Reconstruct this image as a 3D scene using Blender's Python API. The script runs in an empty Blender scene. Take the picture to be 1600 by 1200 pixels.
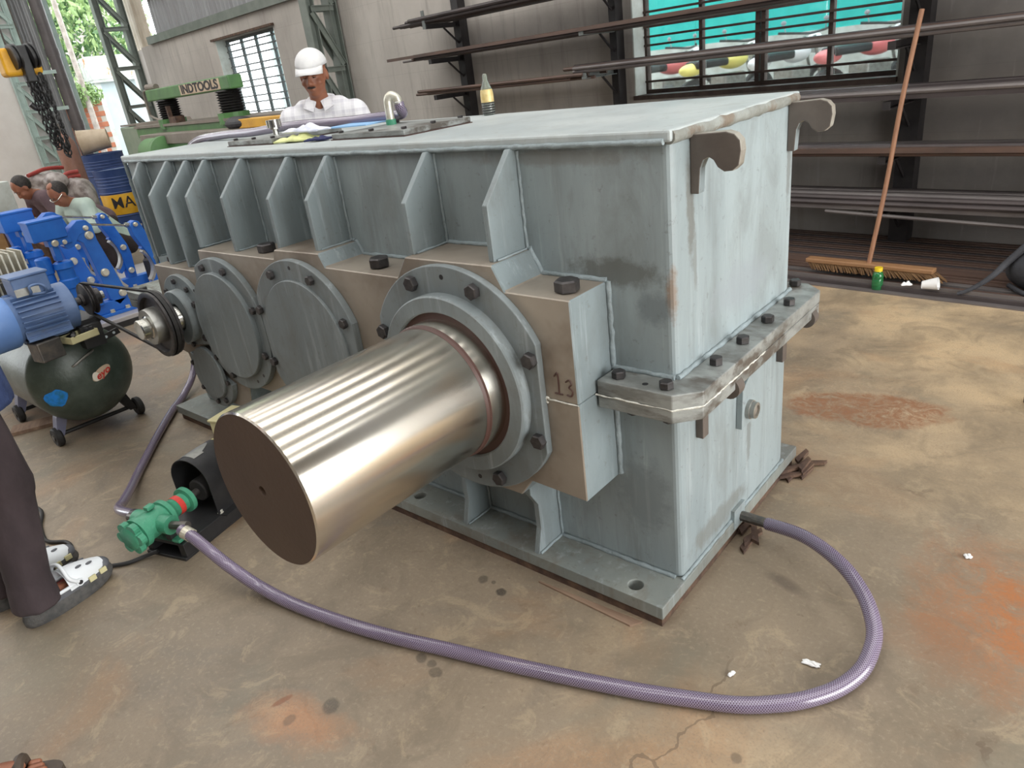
import bpy, bmesh, math, random
from mathutils import Vector, Matrix, Euler
from math import sin, cos, pi, radians as rad
random.seed(7)
SC = bpy.context.scene
COL = SC.collection

# ------------------------------------------------------------------ camera
cd = bpy.data.cameras.new('camera'); cam = bpy.data.objects.new('camera', cd); COL.objects.link(cam)
cd.sensor_width = 36; cd.lens = 1110.6*36/1600; cd.clip_start = .05; cd.clip_end = 200
cam.matrix_world = Matrix.Translation((.8034, -1.4844, 1.4954)) @ (Matrix.Rotation(.74631, 4, 'Z') @ Matrix.Rotation(1.15112, 4, 'X') @ Matrix.Rotation(-.13133, 4, 'Z'))
SC.camera = cam
# ------------------------------------------------------------------ world, lights, exposure
wd = bpy.data.worlds.new('overcast'); SC.world = wd; wd.use_nodes = True
nt = wd.node_tree; bg = nt.nodes['Background']
bg.inputs[0].default_value = (.93, .97, 1.0, 1); bg.inputs[1].default_value = 5.5
def area(name, loc, rot, sx, sy, power, col=(1, 1, 1)):
    l = bpy.data.lights.new(name, 'AREA'); l.shape = 'RECTANGLE'; l.size = sx; l.size_y = sy; l.energy = power; l.color = col
    o = bpy.data.objects.new(name, l); COL.objects.link(o); o.location = loc; o.rotation_euler = rot; return o
SKY_X = tuple(-13.2+1.75*i for i in range(11))
for x in SKY_X:                                     # translucent skylight strips down the roof slope
    area('skylight', (x, -1.2, 5.85), (0, 0, 0), .55, 9.0, 90, (1, .985, .96))
area('daylight_door', (5.75, .2, 1.75), (0, rad(90), 0), 3.2, 4.6, 290, (1, .97, .92))      # open door in the right wall
vs = SC.view_settings
vs.view_transform = 'Standard'; vs.look = 'None'; vs.gamma = 1; vs.use_curve_mapping = False; vs.exposure = 0.0
SC.cycles.use_denoising = True
SC.cycles.max_bounces = 8
SC.cycles.sample_clamp_indirect = 6

# ------------------------------------------------------------------ materials
def s2l(c):
    return tuple((v/255/12.92 if v/255 <= .04045 else ((v/255+.055)/1.055)**2.4) for v in c)
class NT:
    def __init__(s, m): s.t = m.node_tree; s.b = s.t.nodes['Principled BSDF']
    def n(s, k, **kw):
        x = s.t.nodes.new(k)
        for a, b in kw.items(): setattr(x, a, b)
        return x
    def l(s, a, b): s.t.links.new(a, b)
    def coord(s, out='Object', scale=(1, 1, 1)):
        tc = s.n('ShaderNodeTexCoord'); mp = s.n('ShaderNodeMapping'); mp.inputs['Scale'].default_value = scale
        s.l(tc.outputs[out], mp.inputs[0]); return mp.outputs[0]
    def noise(s, vec, scale, detail=4, rough=.55, dist=0):
        x = s.n('ShaderNodeTexNoise'); x.inputs['Scale'].default_value = scale; x.inputs['Detail'].default_value = detail
        x.inputs['Roughness'].default_value = rough; x.inputs['Distortion'].default_value = dist
        s.l(vec, x.inputs['Vector']); return x.outputs['Fac']
    def ramp(s, fac, a, b, ca=(0, 0, 0, 1), cb=(1, 1, 1, 1)):
        r = s.n('ShaderNodeValToRGB'); e = r.color_ramp.elements
        e[0].position = a; e[1].position = b; e[0].color = ca; e[1].color = cb
        s.l(fac, r.inputs[0]); return r.outputs[0]
    def mix(s, fac, a, b, mode='MIX'):
        m = s.n('ShaderNodeMix', data_type='RGBA', blend_type=mode)
        for i, v in ((0, fac), (6, a), (7, b)):
            if hasattr(v, 'is_linked'): s.l(v, m.inputs[i])
            elif i == 0: m.inputs[0].default_value = v
            else: m.inputs[i].default_value = (*v[:3], 1)
        return m.outputs[2]
    def math(s, op, a, b=0.0, c=None):
        m = s.n('ShaderNodeMath', operation=op)
        for i, v in enumerate((a, b) if c is None else (a, b, c)):
            if hasattr(v, 'is_linked'): s.l(v, m.inputs[i])
            else: m.inputs[i].default_value = v
        return m.outputs[0]
    def bump(s, h, strength=.2, dist=.01):
        b = s.n('ShaderNodeBump'); b.inputs['Strength'].default_value = strength; b.inputs['Distance'].default_value = dist
        s.l(h, b.inputs['Height']); s.l(b.outputs[0], s.b.inputs['Normal'])
def mat(name, col, rough=.5, metal=0., col2=None, scale=6., lo=.35, hi=.65, bump=0., bscale=None, spots=None, stretch=(1, 1, 1), rvar=0., spec=.5, trans=0., alpha=1., coat=0.):
    """colour col blended to col2 by noise; optional spots=(colour, scale, lo, hi)"""
    m = bpy.data.materials.new(name); m.use_nodes = True; N = NT(m); p = N.b
    c = s2l(col)
    p.inputs['Roughness'].default_value = rough; p.inputs['Metallic'].default_value = metal
    p.inputs['Specular IOR Level'].default_value = spec; p.inputs['Transmission Weight'].default_value = trans
    p.inputs['Alpha'].default_value = alpha; p.inputs['Coat Weight'].default_value = coat
    p.inputs['Base Color'].default_value = (*c, 1)
    if col2 or spots or bump or rvar:
        v = N.coord(scale=stretch); f = N.noise(v, scale, 6, .6)
        o = N.mix(N.ramp(f, lo, hi), c, s2l(col2 or col))
        if spots: o = N.mix(N.ramp(N.noise(v, spots[1], 5, .65), spots[2], spots[3]), o, s2l(spots[0]))
        N.l(o, p.inputs['Base Color'])
        if rvar: N.l(N.math('MULTIPLY_ADD', f, rvar, rough-rvar/2), p.inputs['Roughness'])
        if bump: N.bump(N.noise(v, bscale or scale*8, 4), bump)
    return m
M = {}
def paint(name, c1, c2, dirt, sz=.3, damt=.7, stains=()):
    m = bpy.data.materials.new(name); m.use_nodes = True; N = NT(m); p = N.b
    co = N.coord(); st = N.coord(scale=(1, 1, sz)); dr = N.coord(scale=(1, 1, .07))
    big = N.noise(st, 2.4, 6, .62, .4); c = N.mix(N.ramp(big, .38, .62), s2l(c1), s2l(c2))
    c = N.mix(N.math('MULTIPLY', N.ramp(N.noise(st, 5.5, 6, .7, .8), .50, .66), damt*.55), c, s2l(dirt))
    c = N.mix(N.math('MULTIPLY', N.ramp(N.noise(dr, 17, 5, .7), .54, .70), damt*.5), c, s2l(dirt))
    c = N.mix(N.math('MULTIPLY', N.ramp(N.noise(dr, 26, 5, .7), .56, .70), .30), c, s2l((186, 196, 200)))
    c = N.mix(N.math('MULTIPLY', N.ramp(N.noise(co, 38, 5, .7), .60, .68), damt*.5), c, s2l((92, 90, 84)))
    for (cx, cy, cz, rx, ry, rz, col, amt) in stains:
        mp = N.n('ShaderNodeMapping', vector_type='TEXTURE'); mp.inputs['Location'].default_value = (cx, cy, cz); mp.inputs['Scale'].default_value = (rx, ry, rz)
        tc = N.n('ShaderNodeTexCoord'); N.l(tc.outputs['Object'], mp.inputs[0]); ln = N.n('ShaderNodeVectorMath', operation='LENGTH'); N.l(mp.outputs[0], ln.inputs[0])
        d = N.math('ADD', ln.outputs['Value'], N.math('MULTIPLY', N.math('SUBTRACT', N.noise(co, 22, 5, .7), .5), 1.6))
        c = N.mix(N.math('MULTIPLY', N.ramp(d, .55, 1.05, (1, 1, 1, 1), (0, 0, 0, 1)), amt), c, s2l(col))
    N.l(c, p.inputs['Base Color']); N.l(N.math('MULTIPLY_ADD', big, .25, .36), p.inputs['Roughness'])
    N.bump(N.math('ADD', N.noise(co, 70, 4), N.math('MULTIPLY', N.noise(co, 9, 3), 1.5)), .06); return m
SMEAR = [(-.005, -.005, .945, .022, .03, .085, (128, 110, 94), .85), (-.16, 0, .985, .16, .03, .045, (92, 94, 90), .75), (-.06, 0, .90, .06, .03, .05, (98, 106, 110), .6), (-.11, 0, .33, .10, .03, .14, (104, 112, 116), .5),
         (0, .09, 1.13, .03, .025, .16, (100, 98, 92), .7), (0, .11, 1.00, .03, .012, .10, (120, 124, 122), .7), (0, .72, 1.12, .03, .02, .15, (104, 104, 100), .6), (0, .46, .33, .03, .02, .13, (112, 116, 114), .7), (0, .25, .14, .03, .22, .05, (110, 110, 104), .6), (0, .40, .85, .03, .22, .08, (142, 150, 156), .6), (-.35, 0, 1.27, .3, .03, .025, (112, 108, 102), .5)]
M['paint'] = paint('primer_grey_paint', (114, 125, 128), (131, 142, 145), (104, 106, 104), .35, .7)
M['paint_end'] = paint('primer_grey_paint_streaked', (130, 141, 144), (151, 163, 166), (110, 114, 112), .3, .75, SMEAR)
M['paint_top_lit'] = paint('primer_grey_paint_top_lit', (162, 171, 173), (182, 189, 189), (148, 150, 146), 1, .5)  # same primer as the sides, overhead light painted in as a paler colour
M['paint_plate'] = paint('primer_grey_paint_cover', (106, 114, 116), (122, 130, 132), (94, 93, 88), .6, .7)
M['paint_weld'] = mat('primer_grey_paint_weld', (124, 135, 138), .55, 0, (146, 158, 162), 14, .35, .65, .5, 70)
M['weld_dirty'] = mat('dirty_edge_weld', (126, 128, 122), .6, 0, (144, 148, 144), 12, .4, .6, .5, 60, ((120, 110, 98), 9, .5, .6))
M['paint_base'] = paint('primer_grey_paint_soiled', (116, 122, 120), (134, 138, 132), (108, 98, 88), 1, .95)
M['machined'] = mat('machined_steel_tan', (140, 131, 120), .42, .25, (154, 145, 133), 4, .35, .65, .04, 90, ((118, 106, 94), 2.5, .52, .7))
M['hook_steel'] = mat('flame_cut_hook_steel', (96, 88, 83), .5, .3, (112, 104, 98), 8, .35, .65, .1, 70)
M['hook_edge'] = mat('pale_cut_edge', (150, 147, 138), .55, .1, (134, 128, 118), 14, .4, .6, .2, 60)
M['flange_steel'] = mat('worn_flange_steel', (124, 126, 123), .42, .35, (160, 164, 162), 9, .42, .58, .08, 60, ((96, 90, 84), 7, .52, .62), (.6, 1, 2))
M['seal'] = mat('dark_red_seal', (74, 50, 44), .5)
M['shaft'] = mat('polished_shaft_steel', (226, 223, 216), .21, 1.0, (216, 206, 188), 3, .35, .75, 0, None, None, (1, .5, 1))
_n = NT(M['shaft']); _t = _n.n('ShaderNodeTangent', direction_type='RADIAL', axis='Y'); _n.l(_t.outputs[0], _n.b.inputs['Tangent'])
_n.b.inputs['Anisotropic'].default_value = .75; _n.b.inputs['Anisotropic Rotation'].default_value = .25
M['shaft_end'] = mat('rusty_shaft_end', (80, 64, 55), .5, .35, (92, 75, 64), 4, .3, .7, .08, 70)
M['bolt'] = mat('black_oxide_bolt', (58, 56, 57), .42, .6, (78, 75, 75), 40, .35, .65)
M['black'] = mat('black_paint', (30, 30, 32), .45, 0, (44, 43, 44), 14, .4, .7, .05)
M['black_rubber'] = mat('black_rubber', (34, 33, 33), .65, 0, (48, 46, 45), 20, .4, .7)
M['chrome'] = mat('bright_steel', (205, 205, 200), .22, 1.0, (170, 168, 160), 20, .4, .7)
M['alu'] = mat('dull_aluminium', (176, 176, 172), .38, .85, (150, 148, 142), 20, .4, .7)
M['zinc'] = mat('zinc_plated_steel', (214, 212, 200), .35, .5, (180, 172, 150), 24, .45, .7)
M['white_seal'] = mat('white_sealant', (222, 222, 214), .7, 0, (190, 188, 178), 60, .4, .6, .3, 200)
M['hose_fit'] = mat('dark_pipe_steel', (92, 90, 88), .4, .7, (120, 112, 104), 30, .4, .7)
M['pump_green'] = mat('pump_green_enamel', (58, 134, 104), .42, 0, (80, 156, 124), 9, .35, .7, .25, 90, ((46, 100, 80), 14, .6, .8))
M['red'] = mat('red_paint', (206, 62, 52), .5, 0, (190, 50, 44), 20)
M['cream'] = mat('cream_enamel', (206, 200, 158), .5, 0, (190, 182, 140), 12)
M['motor_blue'] = mat('motor_blue_grey', (78, 102, 142), .45, 0, (96, 120, 160), 8, .35, .65, .08, 60, ((88, 92, 104), 10, .6, .8))
M['cowl_blue'] = mat('cowl_blue', (92, 128, 186), .42, 0, (106, 142, 198), 6, .35, .65, .05, 50, ((80, 100, 140), 8, .62, .8))
M['brake_blue'] = mat('bright_blue_enamel', (24, 96, 190), .42, 0, (34, 110, 204), 6, .35, .65, .04, 60)
M['tank'] = mat('worn_green_black_tank', (54, 64, 56), .34, .1, (84, 94, 86), 4, .42, .62, .12, 60, ((84, 88, 84), 6, .62, .8))
M['tank_blue'] = mat('bright_blue_worn_paint', (20, 122, 206), .5, 0, (24, 100, 130), 22, .45, .62)
M['lavender'] = mat('lavender_grey_paint', (112, 114, 140), .5, 0, (128, 130, 150), 12)
M['plate_floor'] = mat('lavender_steel_plate', (166, 166, 176), .42, .15, (186, 180, 176), 3, .3, .7, .03, 40)
M['machine_green'] = mat('machine_green_enamel', (86, 132, 76), .45, 0, (70, 108, 66), 5, .4, .7, .04)
M['machine_body'] = mat('faded_green_machine', (116, 134, 112), .5, 0, (136, 148, 128), 4, .35, .65, .05)
M['machine_top'] = mat('dusty_brown_top', (134, 124, 114), .55, 0, (116, 108, 98), 6)
M['dark_grey_green'] = mat('grey_green_column_paint', (104, 112, 106), .5, 0, (120, 127, 120), 5, .35, .65, .05)
M['pale_green'] = mat('pale_green_column_paint', (184, 204, 198), .5, 0, (166, 186, 180), 6, .35, .65, .04)
M['rack_black'] = mat('black_rack_steel', (34, 31, 32), .55, .1, (50, 46, 46), 10, .4, .7, .05)
M['rack_grey'] = mat('grey_rack_arm', (110, 116, 114), .5, .1, (92, 96, 94), 10)
M['bar_rust'] = mat('rusty_steel_bar', (104, 82, 72), .55, .25, (82, 68, 62), 9, .35, .65, .1, 60, ((134, 96, 66), 5, .62, .8), (.3, 1, 1))
M['bar_dark'] = mat('dark_mill_scale_bar', (84, 76, 76), .5, .35, (66, 60, 60), 9, .35, .65, .08, 60, ((112, 86, 72), 6, .62, .8), (.3, 1, 1))
M['bar_grey'] = mat('grey_flat_bar', (120, 114, 112), .5, .35, (98, 92, 92), 9, .35, .65, .08, 60, None, (.3, 1, 1))
M['bamboo'] = mat('brown_bamboo', (150, 108, 80), .6, 0, (128, 90, 66), 12, .35, .65, .1, 40, None, (3, 3, .6))
M['broom_wood'] = mat('orange_brown_wood', (150, 112, 78), .6, 0, (130, 94, 62), 10, .35, .65, .1, 60, None, (.4, 2, 2))
M['bristle'] = mat('brown_bristle', (120, 90, 56), .8, 0, (92, 66, 42), 30)
M['green_pet'] = mat('green_bottle_plastic', (60, 150, 90), .12, 0, trans=.55)
M['yellow'] = mat('yellow_plastic', (226, 196, 40), .45)
M['yellow_paint'] = mat('amber_yellow_paint', (222, 166, 30), .45, 0, (200, 144, 24), 8, .4, .7)
M['bag'] = mat('black_woven_bag', (42, 43, 48), .75, 0, (60, 61, 66), 9, .35, .65, .4, 260)
M['paper'] = mat('white_paper', (236, 236, 236), .7)
M['wood_pale'] = mat('pale_scrap_wood', (152, 128, 108), .75, 0, (116, 92, 76), 12, .35, .65, .2, 60, None, (.3, 2, 2))
M['debris'] = mat('dark_wood_debris', (72, 54, 46), .8, 0, (110, 86, 68), 20, .4, .7, .3)
M['skin'] = mat('brown_skin', (150, 98, 74), .5, 0, (136, 86, 64), 14, .4, .7, .05, 120)
M['hair'] = mat('black_hair', (30, 25, 24), .6, 0, (54, 46, 42), 60, .4, .6, .5, 160)
M['cap_white'] = mat('white_cotton_cap', (226, 226, 226), .8, 0, (214, 214, 216), 20, .35, .65, .1, 250)
M['mint_cloth'] = mat('pale_mint_cloth', (190, 206, 194), .85, 0, (170, 188, 178), 6, .35, .65, .4, 18)
M['maroon_cloth'] = mat('dusky_maroon_cloth', (112, 92, 96), .85, 0, (88, 70, 76), 5, .35, .65, .4, 18)
M['dark_cloth'] = mat('black_brown_cloth', (44, 36, 36), .85, 0, (58, 48, 48), 6, .35, .65, .4, 18)
M['trouser'] = mat('dark_maroon_trouser_cloth', (52, 43, 46), .9, 0, (70, 59, 62), 7, .35, .65, .9, 9, None, (1, 1, .6))
M['denim'] = mat('dark_blue_denim', (40, 54, 92), .85, 0, (58, 74, 116), 30, .35, .65, .3, 90)
M['clog_grey'] = mat('grey_foam_clog', (78, 80, 86), .6, 0, (94, 95, 100), 20)
M['clog_white'] = mat('white_clog_upper', (222, 226, 230), .5)
M['clog_red'] = mat('red_insole', (172, 84, 74), .7)
M['sole'] = mat('dark_rubber_sole', (66, 66, 66), .75, 0, (84, 82, 80), 40, .4, .6, .4, 60)
M['sandal'] = mat('brown_sandal_leather', (84, 72, 62), .65, 0, (66, 56, 48), 20)
M['grey_plaster'] = mat('grey_plaster', (140, 134, 128), .85, 0, (124, 118, 112), 3, .3, .7)
M['white_wall'] = mat('whitewashed_plaster', (230, 226, 222), .8, 0, (218, 213, 208), 3, .3, .7, .1, 40)
M['sheet_grey'] = mat('grey_corrugated_sheet', (156, 158, 160), .45, .3, (140, 140, 142), 3, .35, .65, .03, 20, ((140, 136, 132), 4, .62, .82), (2, 2, .3))
M['sheet_dark'] = mat('dusty_corrugated_sheet', (140, 134, 132), .5, .2, (126, 120, 118), 3, .35, .65, .03, 20, None, (2, 2, .3))
M['sheet_cream'] = mat('cream_corrugated_sheet', (206, 196, 180), .6, 0, (190, 178, 160), 4)
M['pipe_dark'] = mat('dark_drain_pipe', (98, 92, 92), .45, 0, (82, 77, 78), 4, .35, .65)
M['copper_cyl'] = mat('brown_gas_cylinder', (150, 112, 96), .5, .1, (132, 96, 82), 8, .35, .65, .05)
M['drum_blue'] = mat('dark_blue_drum', (44, 66, 116), .45, .1, (56, 78, 128), 8, .35, .65, .05)
M['drum_yellow'] = mat('drum_yellow_label', (220, 170, 44), .5, 0, (206, 152, 30), 10)
M['label_black'] = mat('dark_printed_letters', (38, 36, 40), .6)
M['sack'] = mat('silver_grey_plastic_sack', (172, 164, 160), .35, 0, (120, 110, 106), 9, .42, .6, 1.0, 14)
M['sack_red'] = mat('red_sack_edge', (164, 62, 54), .55, 0, (140, 50, 46), 12)
M['card'] = mat('brown_cardboard', (186, 150, 104), .8, 0, (160, 124, 82), 8)
M['beige'] = mat('beige_plastic', (214, 196, 172), .55, 0, (196, 176, 150), 8)
M['window_steel'] = mat('rusty_dark_window_steel', (74, 60, 54), .6, .2, (58, 46, 42), 16, .4, .65, .1, 60)
M['grille_grey'] = mat('grey_window_grille', (112, 120, 122), .55, .1, (96, 102, 104), 10)
M['reveal_white'] = mat('white_window_reveal', (208, 216, 212), .8, 0, (176, 180, 172), 6, .4, .75)
M['turquoise'] = mat('turquoise_sheet', (36, 186, 178), .6, 0, (50, 200, 192), 3)
M['out_ground'] = mat('pale_yard_ground', (190, 186, 176), .9, 0, (170, 164, 154), 2)
M['out_white'] = mat('white_yard_building', (186, 200, 206), .8, 0, (198, 210, 214), 3)
M['out_white2'] = mat('patchy_white_parapet', (222, 226, 222), .85, 0, (190, 198, 192), 9, .4, .6, .1, 30, ((216, 140, 70), 3.2, .60, .68))
M['brick'] = mat('orange_brick', (190, 122, 92), .85, 0, (164, 100, 76), 8)
M['trunk'] = mat('pale_tree_trunk', (196, 186, 178), .85, 0, (160, 150, 142), 9, .35, .65, .4, 30)
M['leaf'] = mat('green_leaf', (134, 164, 104), .55, 0, (176, 200, 140), 1.2, .35, .65)
M['leaf_dark'] = mat('dark_green_leaf', (92, 126, 88), .55, 0, (120, 154, 108), 1.2, .35, .65)
M['blossom'] = mat('pale_blossom', (246, 232, 236), .7)
M['glass'] = mat('clear_glass', (250, 252, 252), .03, 0, trans=1.0)
M['bottle_clear'] = mat('clear_bottle_plastic', (216, 226, 214), .1, 0, trans=.8)
M['gold'] = mat('gold_bottle_label', (204, 176, 110), .45, .2, (226, 206, 150), 40)
M['rag_yellow'] = mat('pale_yellow_glove', (222, 226, 164), .85, 0, (208, 212, 148), 20, .4, .6, .3, 60)
M['rag_white'] = mat('white_cotton_rag', (226, 228, 236), .85, 0, (200, 204, 220), 14, .4, .6, .3, 60)
M['blue_paper'] = mat('light_blue_folder', (140, 184, 226), .6)
M['navy'] = mat('navy_cloth', (40, 44, 84), .8)
M['bike_red'] = mat('red_bike_panel', (206, 110, 110), .4)  # bike colours paled, the bright outdoor haze put into the paint
M['bike_yellow'] = mat('yellow_bike_panel', (226, 214, 120), .4)
M['bike_white'] = mat('white_bike_panel', (220, 222, 224), .4)
M['bike_grey'] = mat('grey_bike_body', (150, 154, 160), .5)
M['white_print'] = mat('white_print', (232, 226, 210), .6)
M['sign_cream'] = mat('cream_sign_plate', (206, 186, 160), .6, 0, (190, 168, 142), 10)

def plaid():
    m = bpy.data.materials.new('white_grey_plaid_cloth'); m.use_nodes = True; N = NT(m); N.b.inputs['Roughness'].default_value = .85
    tc = N.n('ShaderNodeTexCoord'); sp = N.n('ShaderNodeSeparateXYZ'); N.l(tc.outputs['Object'], sp.inputs[0])
    def band(v, k, w):
        f = N.math('FRACT', N.math('MULTIPLY', v, k)); return N.math('LESS_THAN', f, w)
    a = N.math('ADD', band(sp.outputs[0], 17, .34), band(sp.outputs[2], 17, .34))
    b = N.math('ADD', band(sp.outputs[0], 51, .2), band(sp.outputs[2], 51, .2))
    c = N.mix(N.math('MULTIPLY', a, .30), s2l((226, 226, 230)), s2l((176, 174, 186)))
    c = N.mix(N.math('MULTIPLY', b, .18), c, s2l((238, 238, 240))); N.l(c, N.b.inputs['Base Color'])
    N.bump(N.noise(N.coord(), 16, 4), .35); return m
M['plaid'] = plaid()

def hose_mat():
    m = bpy.data.materials.new('braided_purple_hose'); m.use_nodes = True; N = NT(m); p = N.b
    p.inputs['Roughness'].default_value = .22; p.inputs['Coat Weight'].default_value = .5; p.inputs['Coat Roughness'].default_value = .12
    tc = N.n('ShaderNodeTexCoord'); sp = N.n('ShaderNodeSeparateXYZ'); N.l(tc.outputs['UV'], sp.inputs[0])
    u, v = sp.outputs[0], sp.outputs[1]
    def fam(sg):
        t = N.math('ADD', N.math('MULTIPLY', u, 14.0), N.math('MULTIPLY', v, sg*150.0))
        return N.math('LESS_THAN', N.math('ABSOLUTE', N.math('SUBTRACT', N.math('FRACT', t), .5)), .14)
    f = N.math('MAXIMUM', fam(1), fam(-1))
    big = N.noise(N.coord(), 3, 3)
    c0 = N.mix(N.ramp(big, .4, .65), s2l((70, 56, 72)), s2l((88, 74, 92)))
    c = N.mix(N.math('MULTIPLY', f, .75), c0, s2l((158, 148, 172))); N.l(c, p.inputs['Base Color'])
    return m
M['hose'] = hose_mat()

def floor_mat():
    m = bpy.data.materials.new('stained_concrete_floor'); m.use_nodes = True; N = NT(m); p = N.b
    g = N.n('ShaderNodeNewGeometry'); pos = g.outputs['Position']
    big = N.noise(pos, .55, 5, .6, .4); mid = N.noise(pos, 2.2, 6, .65, .3); fine = N.noise(pos, 80, 4, .75); grit = N.noise(pos, 160, 2, .6)
    sp = N.n('ShaderNodeSeparateXYZ'); N.l(pos, sp.inputs[0])
    soil = N.math('ADD', N.math('MULTIPLY', N.math('ADD', sp.outputs[0], N.math('MULTIPLY', sp.outputs[1], .55)), .22), N.math('MULTIPLY', N.math('SUBTRACT', big, .5), 2.2))
    c = N.mix(N.ramp(soil, -.35, .75), s2l((138, 124, 106)), s2l((216, 188, 148)))
    c = N.mix(N.math('MULTIPLY', N.ramp(mid, .44, .60), .5), c, s2l((116, 104, 88)))
    c = N.mix(N.math('MULTIPLY', N.ramp(N.noise(pos, 1.3, 5, .6, .8), .52, .66), .5), c, s2l((164, 124, 88)))
    c = N.mix(N.math('MULTIPLY', N.ramp(N.noise(pos, .9, 6, .7, 1.2), .53, .65), .5), c, s2l((108, 102, 94)))
    c = N.mix(N.math('MULTIPLY', N.ramp(fine, .54, .66), .24), c, s2l((206, 192, 166)))
    c = N.mix(N.math('MULTIPLY', N.ramp(N.noise(pos, 9, 6, .75, .6), .59, .68), .4), c, s2l((104, 84, 66)))
    c = N.mix(N.math('MULTIPLY', N.ramp(N.noise(pos, 28, 4, .7), .64, .71), .4), c, s2l((88, 74, 62)))
    c = N.mix(N.math('MULTIPLY', N.ramp(N.noise(pos, 3.4, 6, .7, .9), .50, .62), .42), c, s2l((104, 94, 80)))
    c = N.mix(N.math('MULTIPLY', N.ramp(N.noise(pos, 1.7, 5, .65, .5), .54, .66), .35), c, s2l((122, 120, 106)))
    c = N.mix(N.math('MULTIPLY', N.ramp(N.noise(pos, 6.5, 6, .7, 1.4), .56, .64), .35), c, s2l((178, 160, 132)))
    # hairline cracks
    vor = N.n('ShaderNodeTexVoronoi', feature='DISTANCE_TO_EDGE'); vor.inputs['Scale'].default_value = .62
    off = N.n('ShaderNodeVectorMath', operation='ADD'); N.l(pos, off.inputs[0])
    nz = N.n('ShaderNodeTexNoise'); nz.inputs['Scale'].default_value = 5; nz.inputs['Detail'].default_value = 5; N.l(pos, nz.inputs['Vector'])
    sc = N.n('ShaderNodeVectorMath', operation='SCALE'); sc.inputs['Scale'].default_value = .3; N.l(nz.outputs['Color'], sc.inputs[0]); N.l(sc.outputs[0], off.inputs[1])
    N.l(off.outputs[0], vor.inputs['Vector'])
    cr = N.math('MULTIPLY', N.math('LESS_THAN', vor.outputs['Distance'], .0028), N.ramp(N.noise(pos, 1.1, 3), .54, .58))
    c = N.mix(N.math('MULTIPLY', cr, .55), c, s2l((92, 76, 62)))
    # single stains with a place of their own
    def stain(c, cx, cy, rx, ry, ang, col, amt, soft=.25, nscale=7, nd=.8):
        mp = N.n('ShaderNodeMapping', vector_type='TEXTURE'); mp.inputs['Location'].default_value = (cx, cy, 0)
        mp.inputs['Rotation'].default_value = (0, 0, rad(ang)); mp.inputs['Scale'].default_value = (rx, ry, 50)
        N.l(pos, mp.inputs[0]); ln = N.n('ShaderNodeVectorMath', operation='LENGTH'); N.l(mp.outputs[0], ln.inputs[0])
        d = N.math('ADD', ln.outputs['Value'], N.math('MULTIPLY', N.math('SUBTRACT', N.noise(pos, nscale, 6, .7), .5), nd*2))
        f = N.ramp(d, 1-soft, 1, (1, 1, 1, 1), (0, 0, 0, 1))
        f = N.math('MULTIPLY', f, N.ramp(N.noise(pos, nscale*2.2, 6, .75, 1.5), .34, .56)) if amt > .65 and rx > .1 else f
        return N.mix(N.math('MULTIPLY', f, amt), c, s2l(col))
    c = stain(c, .10, 1.43, .34, .17, 14, (138, 94, 66), .85, .2, 6, .45)
    c = stain(c, .16, .84, .34, .14, -5, (142, 122, 100), .8, .3, 6, .5)
    c = stain(c, .76, .40, .28, .40, 10, (168, 106, 62), .9, .9, 5, .7)
    c = stain(c, .62, .22, .14, .2, 20, (140, 92, 60), .45, .9, 9, .9)
    c = stain(c, -.62, -.93, .2, .1, 20, (186, 130, 88), .55, .9, 8, .9)
    c = stain(c, .22, .22, .09, .03, -20, (96, 84, 74), .7, .6, 9, .5)
    for cx, cy, r, k in ((-.579, -.247, .019, .6), (-.489, -.262, .018, .85), (-.506, -.595, .018, .6), (-.464, -.593, .015, .6), (-.435, -.609, .02, .6),
                         (-.591, -.849, .026, .6), (-.649, -.942, .018, .45), (.341, -.402, .014, .5), (-.54, -.24, .008, .6)):
        c = stain(c, cx, cy, r*1.2, r, cx*400, (62, 56, 50), k, .3, 30, .35)
    c = stain(c, -.722, -.916, .034, .011, 75, (130, 84, 58), .8, .3, 30, .4)
    c = N.mix(N.math('MULTIPLY', N.ramp(grit, .5, .64), .36), c, s2l((120, 106, 90)))
    N.l(c, p.inputs['Base Color'])
    N.l(N.math('MULTIPLY_ADD', mid, -.25, .62), p.inputs['Roughness'])
    N.bump(N.math('ADD', N.math('MULTIPLY', fine, .6), N.math('MULTIPLY', N.noise(pos, 12, 4), .8)), .22, .006)
    return m
M['floor'] = floor_mat()

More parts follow.
